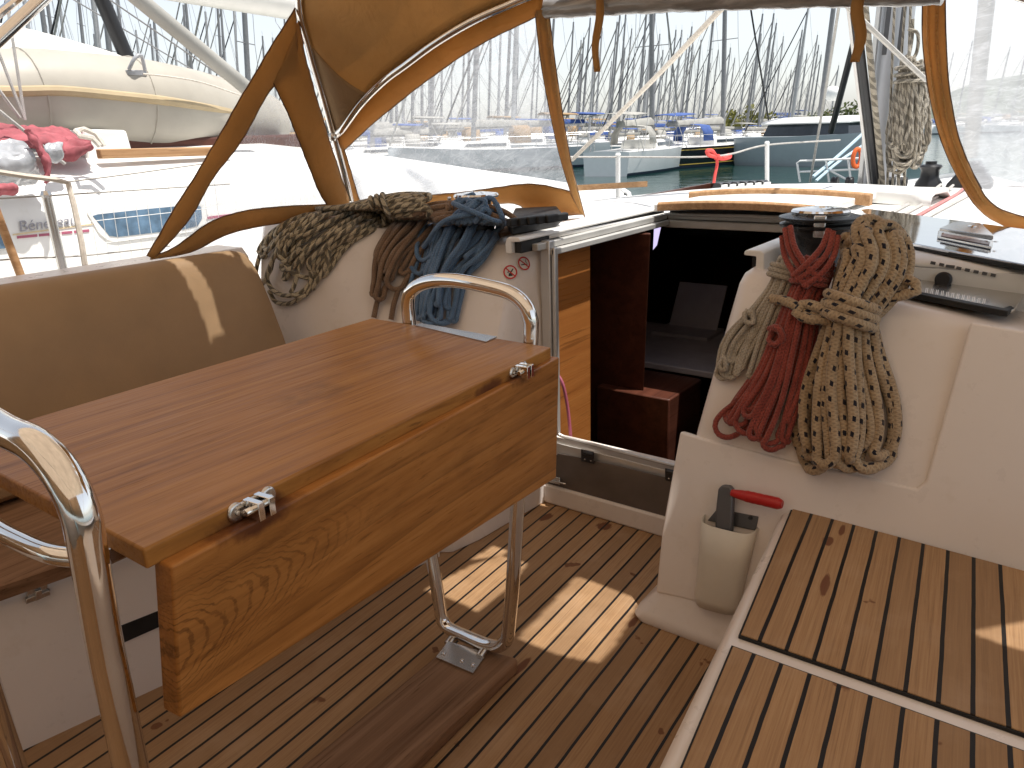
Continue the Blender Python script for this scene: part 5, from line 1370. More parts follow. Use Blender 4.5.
# lettering
fc = bpy.data.curves.new('lettering', 'FONT'); fc.body = 'B\u00e9n\u00e9teau'; fc.size = 0.145; fc.extrude = 0.003; fc.shear = 0.22; fc.offset = -0.0015; fc.fill_mode = 'NONE' if False else 'BOTH'
fo = bpy.data.objects.new('lettering_tmp', fc); COL.objects.link(fo)
bpy.context.view_layer.update()
dgl = bpy.context.evaluated_depsgraph_get()
tm = bpy.data.meshes.new_from_object(fo.evaluated_get(dgl)); bpy.data.objects.remove(fo)
lo = bpy.data.objects.new('lettering', tm); tm.materials.clear(); tm.materials.append(MAT['letter_grey']); COL.objects.link(lo)
la, lb_ = sidept(21, 232, 0.006), sidept(80, 224.2, 0.006)
wd = max(v.co.x for v in tm.vertices) or 1
dirT = (lb_ - la); sc_ = dirT.length / wd; dirT.normalize(); nT = Vector((1, 0, 0.12)).normalized(); upT = nT.cross(dirT).normalized()
for v in tm.vertices:
    c = v.co.copy(); v.co = la + dirT * c.x * sc_ + upT * c.y * sc_ + nT * c.z
lo.parent = nb; lo.matrix_parent_inverse = Matrix.Translation(-nb.location)
# wooden handrail on its roof and dark box standing in for the shade below the dinghy
def rz(px, py, z): return onz(px, py, z)
a, b = onx(101, 155, -4.28), onx(216, 152, -4.28)
mb = MB(); dv = (b - a); mb.prism([a + Vector((0, 0, -0.02)), a + Vector((0, 0, 0.03)), b + Vector((0, 0, 0.03)), b + Vector((0, 0, -0.02))], (-0.05, 0, 0)); mb.build('roof_handrail', 'trim_teak', nb, bevel=0.006)
mb = MB(); a2, b2 = onx(112, 148, -4.75), onx(250, 146, -4.75); mb.prism([Vector((-4.75, a2.y, 1.2)), Vector((-4.75, a2.y, 1.33)), Vector((-4.75, b2.y + 0.6, 1.33)), Vector((-4.75, b2.y + 0.6, 1.2))], (-0.9, 0, 0)); mb.build('dinghy_shade_box', 'dark_wood', nb, bevel=0.02)
mb = MB(); a3 = onx(104, 140, -4.5); mb.prism([a3 + Vector(q) for q in ((0, -0.12, -0.12), (0, 0.16, -0.12), (0, 0.14, 0.05), (0, -0.10, 0.06))], (-0.3, 0, 0)); mb.build('vent_box', 'gelcoat_white', nb, bevel=0.015)
# --- dinghy stowed upside down on the roof
dn = thing('inflatable_dinghy', onx(125, 128, -5.0), 'cream inflatable dinghy with tan rubbing strake stowed upside down on the neighbouring roof', 'dinghy')
XD = -4.95
cen = [(-55, 100), (0, 100), (40, 99), (90, 103), (140, 108), (190, 115), (230, 121), (262, 124)]
rad = [36, 38, 40, 41, 40, 37, 33, 27]
Pc = [onx(x, y, XD - (0.0 if i < 5 else 0.10 * (i - 4) ** 1.5)) for i, (x, y) in enumerate(cen)]
Rr = [r / 769 * (p - EYE).length for r, p in zip(rad, Pc)]
sp = smooth_path([Vector((p.x, p.y, p.z)) for p in Pc], 0.06); n = len(sp)
def rr_at(t):
    f = t * (len(Rr) - 1); i = min(len(Rr) - 2, int(f)); return Rr[i] + (Rr[i + 1] - Rr[i]) * (f - i)
mb = MB(); mb.tube(sp, 1.0, 24, taper=rr_at); mb.build('dinghy_tube', 'dinghy_rubber', dn)
mb = MB(); 
strake = []
for i, p in enumerate(sp):
    t = i / (n - 1); r = rr_at(t); v = (EYE - p); v.y = 0; v.normalize(); upv = Vector((0, 0, 1)); d = (v * 0.985 + upv * (0.18 - 0.1 * t)).normalized(); strake.append(p + d * r * 0.995)
mb.tube(strake, 0.028, 8); mb.build('rub_strake', 'strake_tan', dn)
for i in (int(n * 0.42), int(n * 0.72), int(n * 0.18)):
    mb = MB(); p = sp[i]; t = i / (n - 1); r = rr_at(t); tg = (sp[min(n - 1, i + 1)] - sp[i - 1]).normalized(); e1 = tg.orthogonal().normalized(); e2 = tg.cross(e1)
    mb.tube([p + (e1 * math.cos(2 * PI * k / 28) + e2 * math.sin(2 * PI * k / 28)) * (r * 1.001) for k in range(28)], 0.007, 6, closed=True)
    mb.build('tube_seam', 'dinghy_rubber', dn)
# hull bottom dome on top
dome = [[onx(x, y, XD - dx) for x, y in row] for dx, row in ((0.05, [(-60, 62), (20, 66), (80, 68), (130, 72), (150, 78)]), (0.2, [(-60, 25), (20, 34), (80, 48), (125, 58), (148, 70)]), (0.5, [(-60, 10), (20, 22), (75, 40), (115, 52), (140, 66)]), (1.0, [(-60, 25), (20, 40), (70, 50), (110, 60), (135, 72)]))]
mb = MB(); mb.loft(dome, closed=False, caps=False); mb.build('dinghy_bottom', 'dinghy_white', dn, subsurf=2, solid=0.02)
p = sp[int(n * 0.62)]; r = rr_at(0.62)
mb = MB(); c = onx(135, 74, XD + Rr[4] * 0.75); mb.box(tuple(c + Vector((-0.02, -0.06, -0.01))), tuple(c + Vector((0.03, 0.06, 0.02)))); mb.tube(smooth_path([c + Vector((0.03, -0.05, 0.02)), c + Vector((0.06, -0.02, 0.08)), c + Vector((0.05, 0.03, 0.10)), c + Vector((0.03, 0.05, 0.02))], 0.02), 0.012, 6)
mb.build('lifting_handle', 'grey_vinyl', dn, bevel=0.004)
cord('painter_line', [onx(143, 74, XD + 0.36), onx(165, 76, XD + 0.36), onx(200, 82, XD + 0.30), onx(240, 95, XD + 0.2)], 0.006, 'white_rope', 'thin line along the top of the cream dinghy', 'rope')
# --- red folded sprayhood of the neighbour
rh = thing('folded_sprayhood', onx(40, 170, -4.1), 'crimson folded sprayhood with grey plastic window heaped on the neighbouring yacht', 'sprayhood')
def heap(name, mat, rows, X0, seed, solid=0.006, sub=2, amp=0.02):
    rnd = random.Random(seed); mb = MB(); rr = []
    for k, (dx, row) in enumerate(rows):
        rr.append([onx(x, y, X0 + dx) + Vector((rnd.uniform(-amp, amp), 0, rnd.uniform(-amp, amp) * 0.6)) for x, y in row])
    mb.loft(rr, closed=False, caps=False); o = mb.build(name, mat, rh, solid=solid, subsurf=3)
    tx = bpy.data.textures.new('folds', 'CLOUDS'); tx.noise_scale = 0.12; tx.noise_depth = 3
    md = o.modifiers.new('folds', 'DISPLACE'); md.texture = tx; md.strength = 0.09; md.texture_coords = 'LOCAL'; return o
heap('hood_canvas', 'red_canvas', [(0.10, [(-30, 165), (0, 150), (25, 146), (45, 150), (62, 160), (70, 163), (86, 152), (92, 148)]), (0.16, [(-30, 152), (0, 143), (22, 138), (45, 141), (62, 147), (74, 150), (88, 144), (91, 142)]), (0.0, [(-30, 142), (0, 134), (22, 131), (45, 132), (60, 135), (72, 139), (83, 140), (89, 140)]), (-0.25, [(-30, 134), (0, 128), (22, 127), (42, 127), (58, 128), (68, 131), (78, 136), (86, 139)])], -4.35, 3)
heap('hood_fold', 'red_canvas', [(0.30, [(22, 128), (30, 142), (40, 158), (46, 172), (44, 182)]), (0.34, [(26, 128), (36, 142), (46, 158), (50, 172), (45, 185)]), (0.26, [(30, 128), (40, 142), (50, 160), (52, 174), (46, 186)])], -4.3, 5, amp=0.008)
heap('hood_window', 'grey_vinyl', [(0.22, [(-30, 150), (-5, 146), (18, 138), (25, 140)]), (0.32, [(-30, 162), (-5, 160), (20, 152), (33, 153)]), (0.30, [(-30, 178), (-5, 176), (20, 170), (40, 168)]), (0.16, [(-30, 190), (-5, 188), (20, 184), (42, 182)])], -4.3, 9, amp=0.03)
heap('hood_window', 'grey_vinyl', [(0.16, [(42, 143), (52, 142), (66, 141)]), (0.2, [(46, 150), (54, 151), (63, 149)]), (0.15, [(52, 160), (56, 160), (60, 158)])], -4.3, 10, amp=0.01)
heap('hood_canvas', 'red_canvas', [(0.42, [(-20, 184), (0, 182), (14, 183), (20, 186)]), (0.45, [(-20, 192), (0, 190), (12, 189), (18, 188)]), (0.40, [(-20, 199), (0, 197), (8, 194), (16, 190)])], -4.3, 12, amp=0.012)
cord('hood_cord', [onx(112, 175, -4.2) if False else onx(104, 178 - 32, -4.1), onx(96, 134, -4.12), onx(84, 129, -4.15), onx(76, 131, -4.15), onx(80, 136, -4.1), onx(92, 138, -4.1), onx(100, 146, -4.08)], 0.014, 'white_rope', 'white looped rope end beside the crimson folded hood', 'rope')
# netting along the lifeline: one fine mesh of cord
nt = MB(); XNET = -3.45
for k in range(7, 19):
    a = onx(-10 + k * 12.0, 150 + 0, XNET); y = a.y
    nt.cyl(Vector((XNET, y, 0.62)), Vector((XNET, y + 0.02, 1.12)), 0.0014, 4)
for z in [0.60 + 0.098 * k for k in range(6)]:
    nt.cyl(Vector((XNET, onx(74, 200, XNET).y, z)), Vector((XNET, onx(206, 200, XNET).y, z)), 0.0014, 4)
tag(nt.build('safety_netting', 'white_paint', None, smooth=False), 'white safety netting of square mesh hung in front of the blue window', 'netting')
# rigging seen at the top left
def strut(name, x0, y0, x1, y1, X, r, mat, label, cat, r2=None):
    mb = MB(); mb.cyl(onx(x0, y0, X), onx(x1, y1, X), r, 12, r2); return tag(mb.build(name, mat, None), label, cat)
strut('spinnaker_pole', 30, -91, 256, 96, -4.4, 0.045, 'sail_cover', 'pale grey pole slanting down over the cream dinghy', 'pole')
strut('furled_stay', 97, -12, 127, 58, -5.6, 0.05, 'mast_black', 'dark furled stay rising behind the cream dinghy', 'stay')
strut('sail_boom', -60, -57, 330, 12, -6.8, 0.14, 'dinghy_white', 'white boom crossing the top edge beside the canvas strip', 'boom')
strut('bimini_tube', -14, 51, 58, -16, -2.1, 0.016, 'chrome', 'shiny steel awning tube across the top left corner', 'tube')
mb = MB(); mb.cyl(onx(52, -16, -1.6), Vector((-1.5, -0.3, 2.0)), 0.014, 10)
for i, (x0, y0, x1, y1, X, lb2) in enumerate(((-10, 30, 24, 118, -4.4, 'thin shroud nearest the left edge in front of the dinghy'), (-10, 78, 20, 118, -4.4, 'short wire ending at the dark fitting below the dinghy'), (-10, 103, 65, 164, -4.2, 'thin wire from the left edge down to the deck fitting by the crimson hood'), (5, -10, 25, 120, -4.5, 'steep wire crossing the dinghy near the left edge'),
        (40, -20, 210, 80, -6.0, 'long thin line running above the cream dinghy to the right'), (110, 0, 256, 100, -5.0, 'green thin line parallel to the pale pole'))):
    cord('shroud_wire', [onx(x0, y0, X), onx((x0 + x1) / 2, (y0 + y1) / 2, X), onx(x1, y1, X)], 0.008 if i < 4 else 0.005, 'rope_line_grey' if i < 4 else 'mast_grey', lb2, 'wire')

# ================================================================== WATER, SHORE, SKY
ZW = -0.62
mb = MB(); mb.add([(-1500, -200, ZW), (1500, -200, ZW), (1500, 2500, ZW), (-1500, 2500, ZW)], [(0, 1, 2, 3)])
tag(mb.build('water', 'harbour_water', None, smooth=False), 'dark green harbour water between the moored boats', None, kind='structure')
def groundpt(px, D, z=None):
    r = ray(px, 125); r.z = 0; r.normalize(); p = EYE + r * D; p.z = ZW if z is None else z; return p
# hill across the bay
mb = MB(); rows = []
for k, (px, h) in enumerate(((905, 4), (940, 14), (965, 26), (1000, 30), (1060, 32), (1150, 38), (1300, 30), (1500, 18))):
    a, b, c = groundpt(px, 760), groundpt(px, 860), groundpt(px, 1000)
    a.z = ZW; b.z = h * 1.1 + 3 * math.sin(k * 2.1); c.z = h * 1.4 + 4 * math.sin(k * 1.3)
    rows.append([a, b, c, c + Vector((0, 60, -c.z))])
mb.loft(rows, closed=False, caps=False); hl = mb.build('hill', 'hill_scrub', None, subsurf=2); tag(hl, 'grey green hill across the bay', None, kind='structure')
# quay behind the boats
mb = MB(); a, b = groundpt(100, 190), groundpt(1000, 150)
dv = (b - a).normalized(); nv = Vector((-dv.y, dv.x, 0)); a = a - dv * 60; b = b + dv * 20
mb.prism([Vector((p.x, p.y, ZW - 0.5)) for p in (a, b, b + nv * 30, a + nv * 30)], (0, 0, 1.7)); tag(mb.build('quay', 'concrete', None, smooth=False), 'low concrete quay along the far side of the marina', None, kind='structure')

# ------------------------------------------------------------------ far boats
def yacht_proto(name, hullmat, covermat, L=11.0, Bm=3.5, fb=1.15, H=15.0, hood=None, mastmat='mast_grey', rake=0.065):
    root = bpy.data.objects.new(name, None); COL.objects.link(root)
    mb = MB(); secs = []
    for s in (-0.5, -0.47, -0.3, -0.1, 0.1, 0.3, 0.42, 0.48, 0.5):
        w = Bm / 2 * (0.78 if s < -0.45 else 1 - max(0, (s - 0.0) / 0.5) ** 2.2 * 0.97) * (0.92 if s < -0.2 else 1)
        x = s * L; z = fb * (1 + 0.28 * max(0, s) * 2 ** 1)
        secs.append([Vector((x, -w * 0.55, -0.4)), Vector((x, -w * 0.9, 0.0)), Vector((x, -w * 0.93, 0.14)), Vector((x, -w, z)), Vector((x, -w * 0.6, z + 0.04)), Vector((x, 0, z + 0.06)), Vector((x, w * 0.6, z + 0.04)), Vector((x, w, z)), Vector((x, w * 0.93, 0.14)), Vector((x, w * 0.9, 0.0)), Vector((x, w * 0.55, -0.4))])
    mb.loft(secs); h = mb.build('yacht_hull', [hullmat, 'gelcoat_white', 'antifoul'], root, angle=50)
    for p in h.data.polygons:
        c = p.center
        if p.normal.z > 0.6 and c.z > 0.8: p.material_index = 1
        elif c.z < 0.12: p.material_index = 2
    if hullmat == 'hull_black':
        mb = MB()
        for z in (0.2, fb * 0.86):
            for sgn in (-1, 1):
                row = []
                for s in secs: 
                    a, b = (s[2], s[3]) if sgn < 0 else (s[8], s[7]); f = (z - a.z) / (b.z - a.z); q = a.lerp(b, f); row.append(q + Vector((0, sgn * 0.006, 0)))
                mb.loft([row, [q + Vector((0, 0, 0.05)) for q in row]], closed=False, caps=False)
        mb.build('gold_stripe', 'gold_paint', root)
    mb = MB(); cs = []
    for s, hh in ((-0.12, 0.46), (0.0, 0.46), (0.15, 0.42), (0.27, 0.2), (0.32, 0.02)):
        w = Bm * 0.30 * (1 - max(0, s) * 1.1); x = s * L; z = fb + 0.03
        cs.append([Vector((x, -w, z)), Vector((x, -w * 0.92, z + hh * 0.8)), Vector((x, -w * 0.7, z + hh)), Vector((x, w * 0.7, z + hh)), Vector((x, w * 0.92, z + hh * 0.8)), Vector((x, w, z))])
    mb.loft(cs); mb.build('yacht_cabin', 'gelcoat_white', root, angle=40)
    mb = MB()
    for sgn in (-1, 1):
        w = Bm * 0.30
        mb.prism([Vector((-0.10 * L, sgn * w * 0.985, fb + 0.17)), Vector((0.12 * L, sgn * w * 0.93, fb + 0.17)), Vector((0.10 * L, sgn * w * 0.90, fb + 0.33)), Vector((-0.10 * L, sgn * w * 0.955, fb + 0.33))], (0, sgn * 0.03, 0))
    mb.build('cabin_window', 'glass_dark', root, smooth=False)
    # mast and rig (raked aft)
    mx = 0.06 * L; base = Vector((mx, 0, fb + 0.4)); top = Vector((mx - H * rake, 0, H))
    mb = MB(); mb.cyl(base, top, 0.155, 10, 0.10)
    for f, w in ((0.36, 0.95), (0.67, 0.75)):
        c = base.lerp(top, f); mb.cyl(c + Vector((0, -w, 0)), c + Vector((0, w, 0)), 0.025, 6)
    tipl = base.lerp(top, 0.36); tipu = base.lerp(top, 0.67)
    for sg in (-1, 1):
        mb.cyl(Vector((mx - 0.2, sg * Bm * 0.46, fb)), tipl + Vector((0, sg * 0.95, 0)), 0.014, 4); mb.cyl(tipl + Vector((0, sg * 0.95, 0)), tipu + Vector((0, sg * 0.75, 0)), 0.014, 4); mb.cyl(tipu + Vector((0, sg * 0.75, 0)), top, 0.014, 4)
        mb.cyl(Vector((-0.5 * L, sg * 0.9, fb)), Vector((-0.2 * L, 0, fb + 0.4)).lerp(top, 0.42), 0.012, 4); 
    mb.cyl(Vector((-0.2 * L, 0, fb + 0.4)).lerp(top, 0.42), top, 0.014, 4)
    mb.cyl(top, top + Vector((0, 0, 0.6)), 0.015, 4)
    mb.build('mast', mastmat, root)
    mb = MB(); mb.cyl(Vector((0.49 * L, 0, fb + 0.4)), base.lerp(top, 0.94), 0.055, 8); mb.build('furled_genoa', 'sail_cover' if hood != 'blue' else 'mast_black', root)
    mb = MB(); bq = Vector((mx - 0.15, 0, fb + 1.15)); mb.cyl(bq, bq + Vector((-0.42 * L, 0, 0.05)), 0.07, 8); mb.build('boom', mastmat, root)
    mb = MB(); mb.loft([[bq + Vector((-t * 0.42 * L, y * (1 - 0.5 * t), 0.06 + z * (1 - 0.45 * t))) for y, z in ((-0.17, 0.0), (-0.15, 0.25), (0.0, 0.42), (0.15, 0.25), (0.17, 0.0))] for t in (0.0, 0.1, 0.3, 0.6, 0.85, 1.0)]); mb.build('sail_cover', covermat, root)
    mb = MB()
    hm = {'blue': 'sail_cover_blue', None: 'sail_cover', 'tan': 'canvas_lining'}[hood]
    mb.loft([[Vector((-0.14 * L - k * 0.5, y * Bm * 0.32, fb + 0.3 + z)) for y, z in ((-1, 0), (-0.95, 0.5), (-0.7, 0.85 - 0.0 * k), (0, 0.95), (0.7, 0.85), (0.95, 0.5), (1, 0))] for k in (0, 0.8, 1.9)], closed=False, caps=False); mb.build('spray_canopy', hm, root, solid=0.02)
    mb = MB()
    zt_ = fb + 1.9
    mb.loft([[Vector((-0.30 * L - k, y * Bm * 0.38, zt_ - 0.12 * y * y - 0.05 * k)) for y in (-1, -0.6, 0, 0.6, 1)] for k in (0, 0.9, 1.9)], closed=False, caps=False); mb.build('bimini_top', hm, root, solid=0.02)
    mb = MB()
    for sg in (-1, 1):
        for x in (-0.30 * L, -0.30 * L - 1.9): mb.cyl(Vector((-0.38 * L, sg * Bm * 0.42, fb)), Vector((x, sg * Bm * 0.38, zt_ - 0.15)), 0.018, 5)
        for s in (-0.48, -0.3, -0.1, 0.1, 0.3, 0.42):
            w = Bm / 2 * (1 - max(0, s / 0.5) ** 2.2 * 0.97) * 0.95; mb.cyl(Vector((s * L, sg * w, fb)), Vector((s * L, sg * w, fb + 0.65)), 0.016, 5)
        pts = [Vector((s * L, sg * Bm / 2 * (1 - max(0, s / 0.5) ** 2.2 * 0.97) * 0.95, fb + 0.65)) for s in (-0.48, -0.3, -0.1, 0.1, 0.3, 0.42, 0.49)]
        mb.tube(pts, 0.010, 4)
    mb.build('guard_rail', 'alu', root)
    return root
def copy_tree(o, parent=None):
    c = o.copy(); COL.objects.link(c)
    if parent is not None: c.parent = parent
    for ch in list(o.children): copy_tree(ch, c)
    return c
BOWDIR = math.atan2(-RY[0], -RX[0])         # bow towards the left of the picture
protos = [yacht_proto('sailing_yacht', 'hull_white', 'sail_cover', mastmat='mast_grey'),
          yacht_proto('sailing_yacht', 'hull_white', 'sail_cover_blue', hood='blue', mastmat='mast_pale', H=14),
          yacht_proto('sailing_yacht', 'hull_grey', 'sail_cover', hood='tan', mastmat='mast_grey', H=16, rake=0.08),
          yacht_proto('sailing_yacht', 'hull_black', 'sail_cover', hood='blue', mastmat='mast_grey', L=12.5, H=17, rake=0.05)]
used = [False] * 4
def place(pi, px, D, heading, label, group, H=None, scale=1.0):
    if used[pi]: o = copy_tree(protos[pi])
    else: o = protos[pi]; used[pi] = True
    o.location = groundpt(px, D); o.rotation_euler = (0, 0, heading); o.scale = (scale, scale, scale)
    o['label'] = label; o['category'] = 'yacht'
    if group: o['group'] = group
    return o
# the three nearest across the water
VD = lambda px: math.atan2(ray(px, 125).y, ray(px, 125).x)
place(0, 648, 37, VD(648) - 0.38, 'white sailing yacht with grey canopy moored across the water at the canvas strip', None, scale=0.82)
place(3, 716, 41, VD(716) - 0.62, 'black hulled yacht with gold stripes and blue canopy across the water', None, scale=0.80)
# catamaran
ct = thing('catamaran', groundpt(806, 40), 'blue grey catamaran with white cabin roof moored across the water', 'catamaran')
def ctm(px, py, D):
    r = ray(px, py); h = math.hypot(r.x, r.y); return EYE + r * (D / h)
hd_ = (groundpt(850, 37) - groundpt(748, 40)).normalized(); hn = Vector((-hd_.y, hd_.x, 0))
p0 = groundpt(745, 40)
for off, nm in ((0.0, 0), (4.2, 1)):
    mb = MB(); secs = []
    for s, w, zz in ((0.0, 0.75, 1.25), (0.3, 0.9, 1.25), (3.0, 0.95, 1.25), (5.2, 0.7, 1.3), (6.2, 0.3, 1.36), (6.5, 0.05, 1.38)):
        q = p0 + hd_ * s + hn * off
        secs.append([Vector((q.x, q.y, ZW)) + hn * y + Vector((0, 0, z)) for y, z in ((-w * 0.7, -0.2), (-w * 0.9, 0.2), (-w, zz), (w, zz), (w * 0.9, 0.2), (w * 0.7, -0.2))])
    mb.loft(secs); mb.build('catamaran_hull', 'hull_grey', ct, angle=40)
mb = MB(); q = p0 + hd_ * 1.0
mb.prism([Vector((v.x, v.y, ZW + 0.75)) for v in (q, q + hd_ * 3.2, q + hd_ * 3.2 + hn * 4.2, q + hn * 4.2)], (0, 0, 0.5)); mb.build('bridge_deck', 'gelcoat_white', ct)
mb = MB(); q = p0 + hd_ * 0.6 + hn * 0.6
def cab(i, z): return [Vector((v.x, v.y, ZW + z)) for v in (q + hd_ * i + hn * i, q + hd_ * (4.4 - i) + hn * i, q + hd_ * (4.4 - i) + hn * (3.4 - i), q + hd_ * i + hn * (3.4 - i))]
mb.loft([cab(0, 1.25), cab(0.15, 1.75)]); mb.build('cabin_window', 'glass_dark', ct)
mb = MB(); mb.loft([cab(-0.1, 1.75), cab(-0.1, 1.85), cab(0.4, 2.05)]); mb.build('cabin_roof', 'gelcoat_white', ct, bevel=0.05)
mq = p0 + hd_ * 2.6 + hn * 2.0; mb = MB(); mb.cyl(Vector((mq.x, mq.y, ZW + 2.0)), Vector((mq.x, mq.y, ZW + 19)) + Vector((RX[0], RY[0], 0)) * 0.75, 0.11, 10, 0.09); mb.build('mast', 'mast_grey', ct)
mb = MB(); mb.sphere(Vector((mq.x, mq.y, ZW + 3.0)) + hn * -0.4 + hd_ * 0.8, 0.35, 12); mb.build('radome', 'white_paint', ct)

NG = 'yachts moored right behind the front row'
for i, (px, ytop, D) in enumerate(((588, 40, 62), (600, 28, 58), (620, 12, 56), (648, 6, 60), (655, 6, 66), (690, 70, 64), (713, 4, 58), (731, 60, 70), (757, 14, 62), (768, 40, 70), (803, 2, 60), (797, 30, 72))):
    r = ray(px, ytop); h = r.z / math.hypot(r.x, r.y) * D + EYE.z - ZW; sc = max(0.55, h / (15.0, 14.0, 16.0)[i % 3])
    place(i % 3, px - 6, D, BOWDIR + 0.15 * math.sin(i * 2.3), 'sailing yacht with stout grey mast moored just behind the front row of boats', NG, scale=sc)
# masses of moored yachts with bare masts
rnd = random.Random(12)
GL = 'sailing yachts packed in the far rows'
masts = [(572, 22, 95), (580, 40, 120), (586, 18, 80), (593, 70, 150), (600, 28, 100), (612, 22, 105), (622, 14, 78), (632, 60, 160), (641, 50, 150), (650, 14, 84), (656, 34, 110), (664, 55, 130), (671, 30, 115), (677, 30, 95), (688, 55, 140), (696, 40, 120), (706, 45, 110), (712, 50, 150), (724, 78, 170), (733, 90, 180), (741, 52, 110), (748, 70, 150), (754, 34, 95), (760, 56, 120), (764, 14, 85), (771, 62, 140), (781, 78, 170), (786, 70, 150), (795, 75, 170), (812, 86, 200), (818, 84, 210)]
for i, (px, ytop, D) in enumerate(masts):
    yh = 170 - 0.0369 * (px + 572)
    r = ray(px, ytop); h = r.z / math.hypot(r.x, r.y) * D + EYE.z - ZW
    pi = i % 3; H0 = (15.0, 14.0, 16.0)[pi]
    sc = h / H0
    o = place(pi, px - 12 * (1 if px > 500 else 0) * 0 , D, BOWDIR + rnd.uniform(-0.2, 0.2), 'sailing yacht moored in the far rows, bare mast against the pale sky', GL, scale=sc)
for i in range(30):
    px = 335 + i * 7.6 + rnd.uniform(-3, 3); D = rnd.choice((45, 60, 75, 95, 120)) * rnd.uniform(0.9, 1.1)
    pi = i % 3; o = place(pi, px, D, BOWDIR + rnd.uniform(-0.2, 0.2), 'sailing yacht moored in the far rows, bare mast against the pale sky', GL, scale=rnd.uniform(0.8, 1.05))
for i in range(24):
    px = 40 + i * 11 + rnd.uniform(-4, 4); D = rnd.choice((40, 55, 75, 95, 120)) * rnd.uniform(0.9, 1.1)
    pi = i % 3; o = place(pi, px, D, BOWDIR + rnd.uniform(-0.2, 0.2), 'sailing yacht moored in the far rows, bare mast against the pale sky', GL, scale=rnd.uniform(0.75, 1.0))
for i in range(8):
    px = 905 + i * 18; D = 100 + 20 * (i % 3)
    place(i % 3, px, D, BOWDIR + rnd.uniform(-0.2, 0.2), 'sailing yacht moored ahead, blurred behind the starboard vinyl window', 'yachts behind the starboard window', scale=rnd.uniform(0.5, 0.7))

extra_r = random.Random(99)
for i in range(34):
    px = extra_r.uniform(566, 868); D = extra_r.uniform(75, 190); ytop = extra_r.triangular(14, 100, 60); yh = 170 - 0.0369 * (px + 572)
    r = ray(px, ytop); h = r.z / math.hypot(r.x, r.y) * D + EYE.z - ZW; sc = h / (15.0, 14.0, 16.0)[i % 3]
    place(i % 3, px, D, BOWDIR + extra_r.uniform(-0.2, 0.2), 'sailing yacht moored in the far rows, bare mast against the pale sky', GL, scale=max(0.35, sc))
# our furled genoa and starboard shroud, seen through the starboard window
strut2 = MB(); strut2.cyl(Vector((XC, 9.2, 0.9)), Vector((XC + 0.02, 5.6, 13.5)), 0.07, 12); tag(strut2.build('furled_genoa', 'sail_cover', None), 'pale furled foresail standing at the bow beyond the starboard window', 'sail')
# bushes on the shore
def bush(px, D, w, h, mat, label, seed):
    t = thing('bush', groundpt(px, D, 0.6), label, 'bush'); rnd = random.Random(seed); c = groundpt(px, D, 0.6)
    mb = MB()
    for k in range(420):
        u = rnd.uniform(-1, 1); ht = rnd.random() ** 0.8; 
        e = (1 - u * u) ** 0.5 * (0.6 + 0.4 * math.sin(u * 9 + seed)); 
        p = c + Vector((RX[0], RY[0], 0)) * u * w + Vector((RX[2], RY[2], 0)) * rnd.uniform(-1, 1) * w * 0.6 + Vector((0, 0, ht * e * h))
        s = rnd.uniform(0.15, 0.34) * h * 0.45; a = Vector((rnd.uniform(-1, 1), rnd.uniform(-1, 1), rnd.uniform(-1, 1))).normalized(); b = a.orthogonal().normalized(); d = a.cross(b)
        mb.add([p - b * s, p + d * s * 0.5, p + b * s, p - d * s * 0.5], [(0, 1, 2, 3)])
    mb.build('crown', mat, t, smooth=False)
    mb = MB(); mb.cyl(Vector((c.x, c.y, -0.2)), c + Vector((0, 0, h * 0.5)), 0.12, 7, 0.05); mb.build('trunk', 'bark', t)
bush(748, 92, 3.0, 2.6, 'leaf_yellow', 'yellow green bush on the quay behind the black yacht', 1)
bush(738, 96, 2.2, 1.6, 'leaf_yellow', 'low yellow green bush left of the catamaran roof', 2)
bush(838, 110, 4.0, 2.4, 'leaf_green', 'green bush on the quay left of the dark vang', 3)
bush(856, 112, 3.4, 3.0, 'leaf_green', 'taller green bush partly behind the mast foot', 4)
bush(820, 115, 2.6, 1.8, 'leaf_green', 'small green bush right of the radome', 5)

# ================================================================== BIMINI (overhead, out of the frame) AND LIGHT
SUN = Vector((0.25, 0.10, 1.0)).normalized()
bm_ = thing('bimini', (-1.05, 0.3, 2.0), 'tan canvas bimini awning on steel tubes above the cockpit', 'bimini')
ZBM = 2.06
def up_to(p, z): return p + SUN * ((z - p.z) / SUN.z)
# holes cut in the unseen forward panel to throw the wanted sun patches
def inpoly(x, y, P):
    c = False; n = len(P)
    for i in range(n):
        (x0, y0), (x1, y1) = P[i], P[(i + 1) % n]
        if (y0 > y) != (y1 > y) and x < (x1 - x0) * (y - y0) / (y1 - y0) + x0: c = not c
    return c
PCU = (Vector((-2.27, 1, 0.97)), Vector((0.53, 0, 0.17)).normalized())
openings = []
for poly in ([(164, 259), (177, 256.5), (192, 278), (206, 304), (215, 332), (222, 357), (209, 362), (196, 325), (180, 288)], [(206, 252), (240, 246), (258, 286), (246, 286), (228, 268)]):
    openings.append([tuple(up_to(onp(x, y, PCU), ZBM)[:2]) for x, y in poly])
for poly, z in (([(515, 641), (560, 655), (600, 663), (612, 650), (640, 600), (610, 586), (576, 577), (545, 610)], 0.0), ([(424, 590), (455, 600), (478, 612), (512, 585), (528, 563), (500, 556), (470, 566)], 0.0), ([(972, 632), (1040, 662), (1040, 618)], 0.385), ([(470, 560), (536, 520), (552, 527), (500, 556)], 0.0)):
    openings.append([tuple(up_to(onz(x, y, z), ZBM)[:2]) for x, y in poly])
mb = MB()
X0, X1, Y0, Y1, YE = -2.6, 1.3, -2.8, 1.3, 2.12
mb.add([(X0, Y0, ZBM), (X1, Y0, ZBM), (X1, Y1, ZBM), (X0, Y1, ZBM)], [(0, 1, 2, 3)])
NXc, NYc = 560, 105; idx = {}; vs = []; fs = []
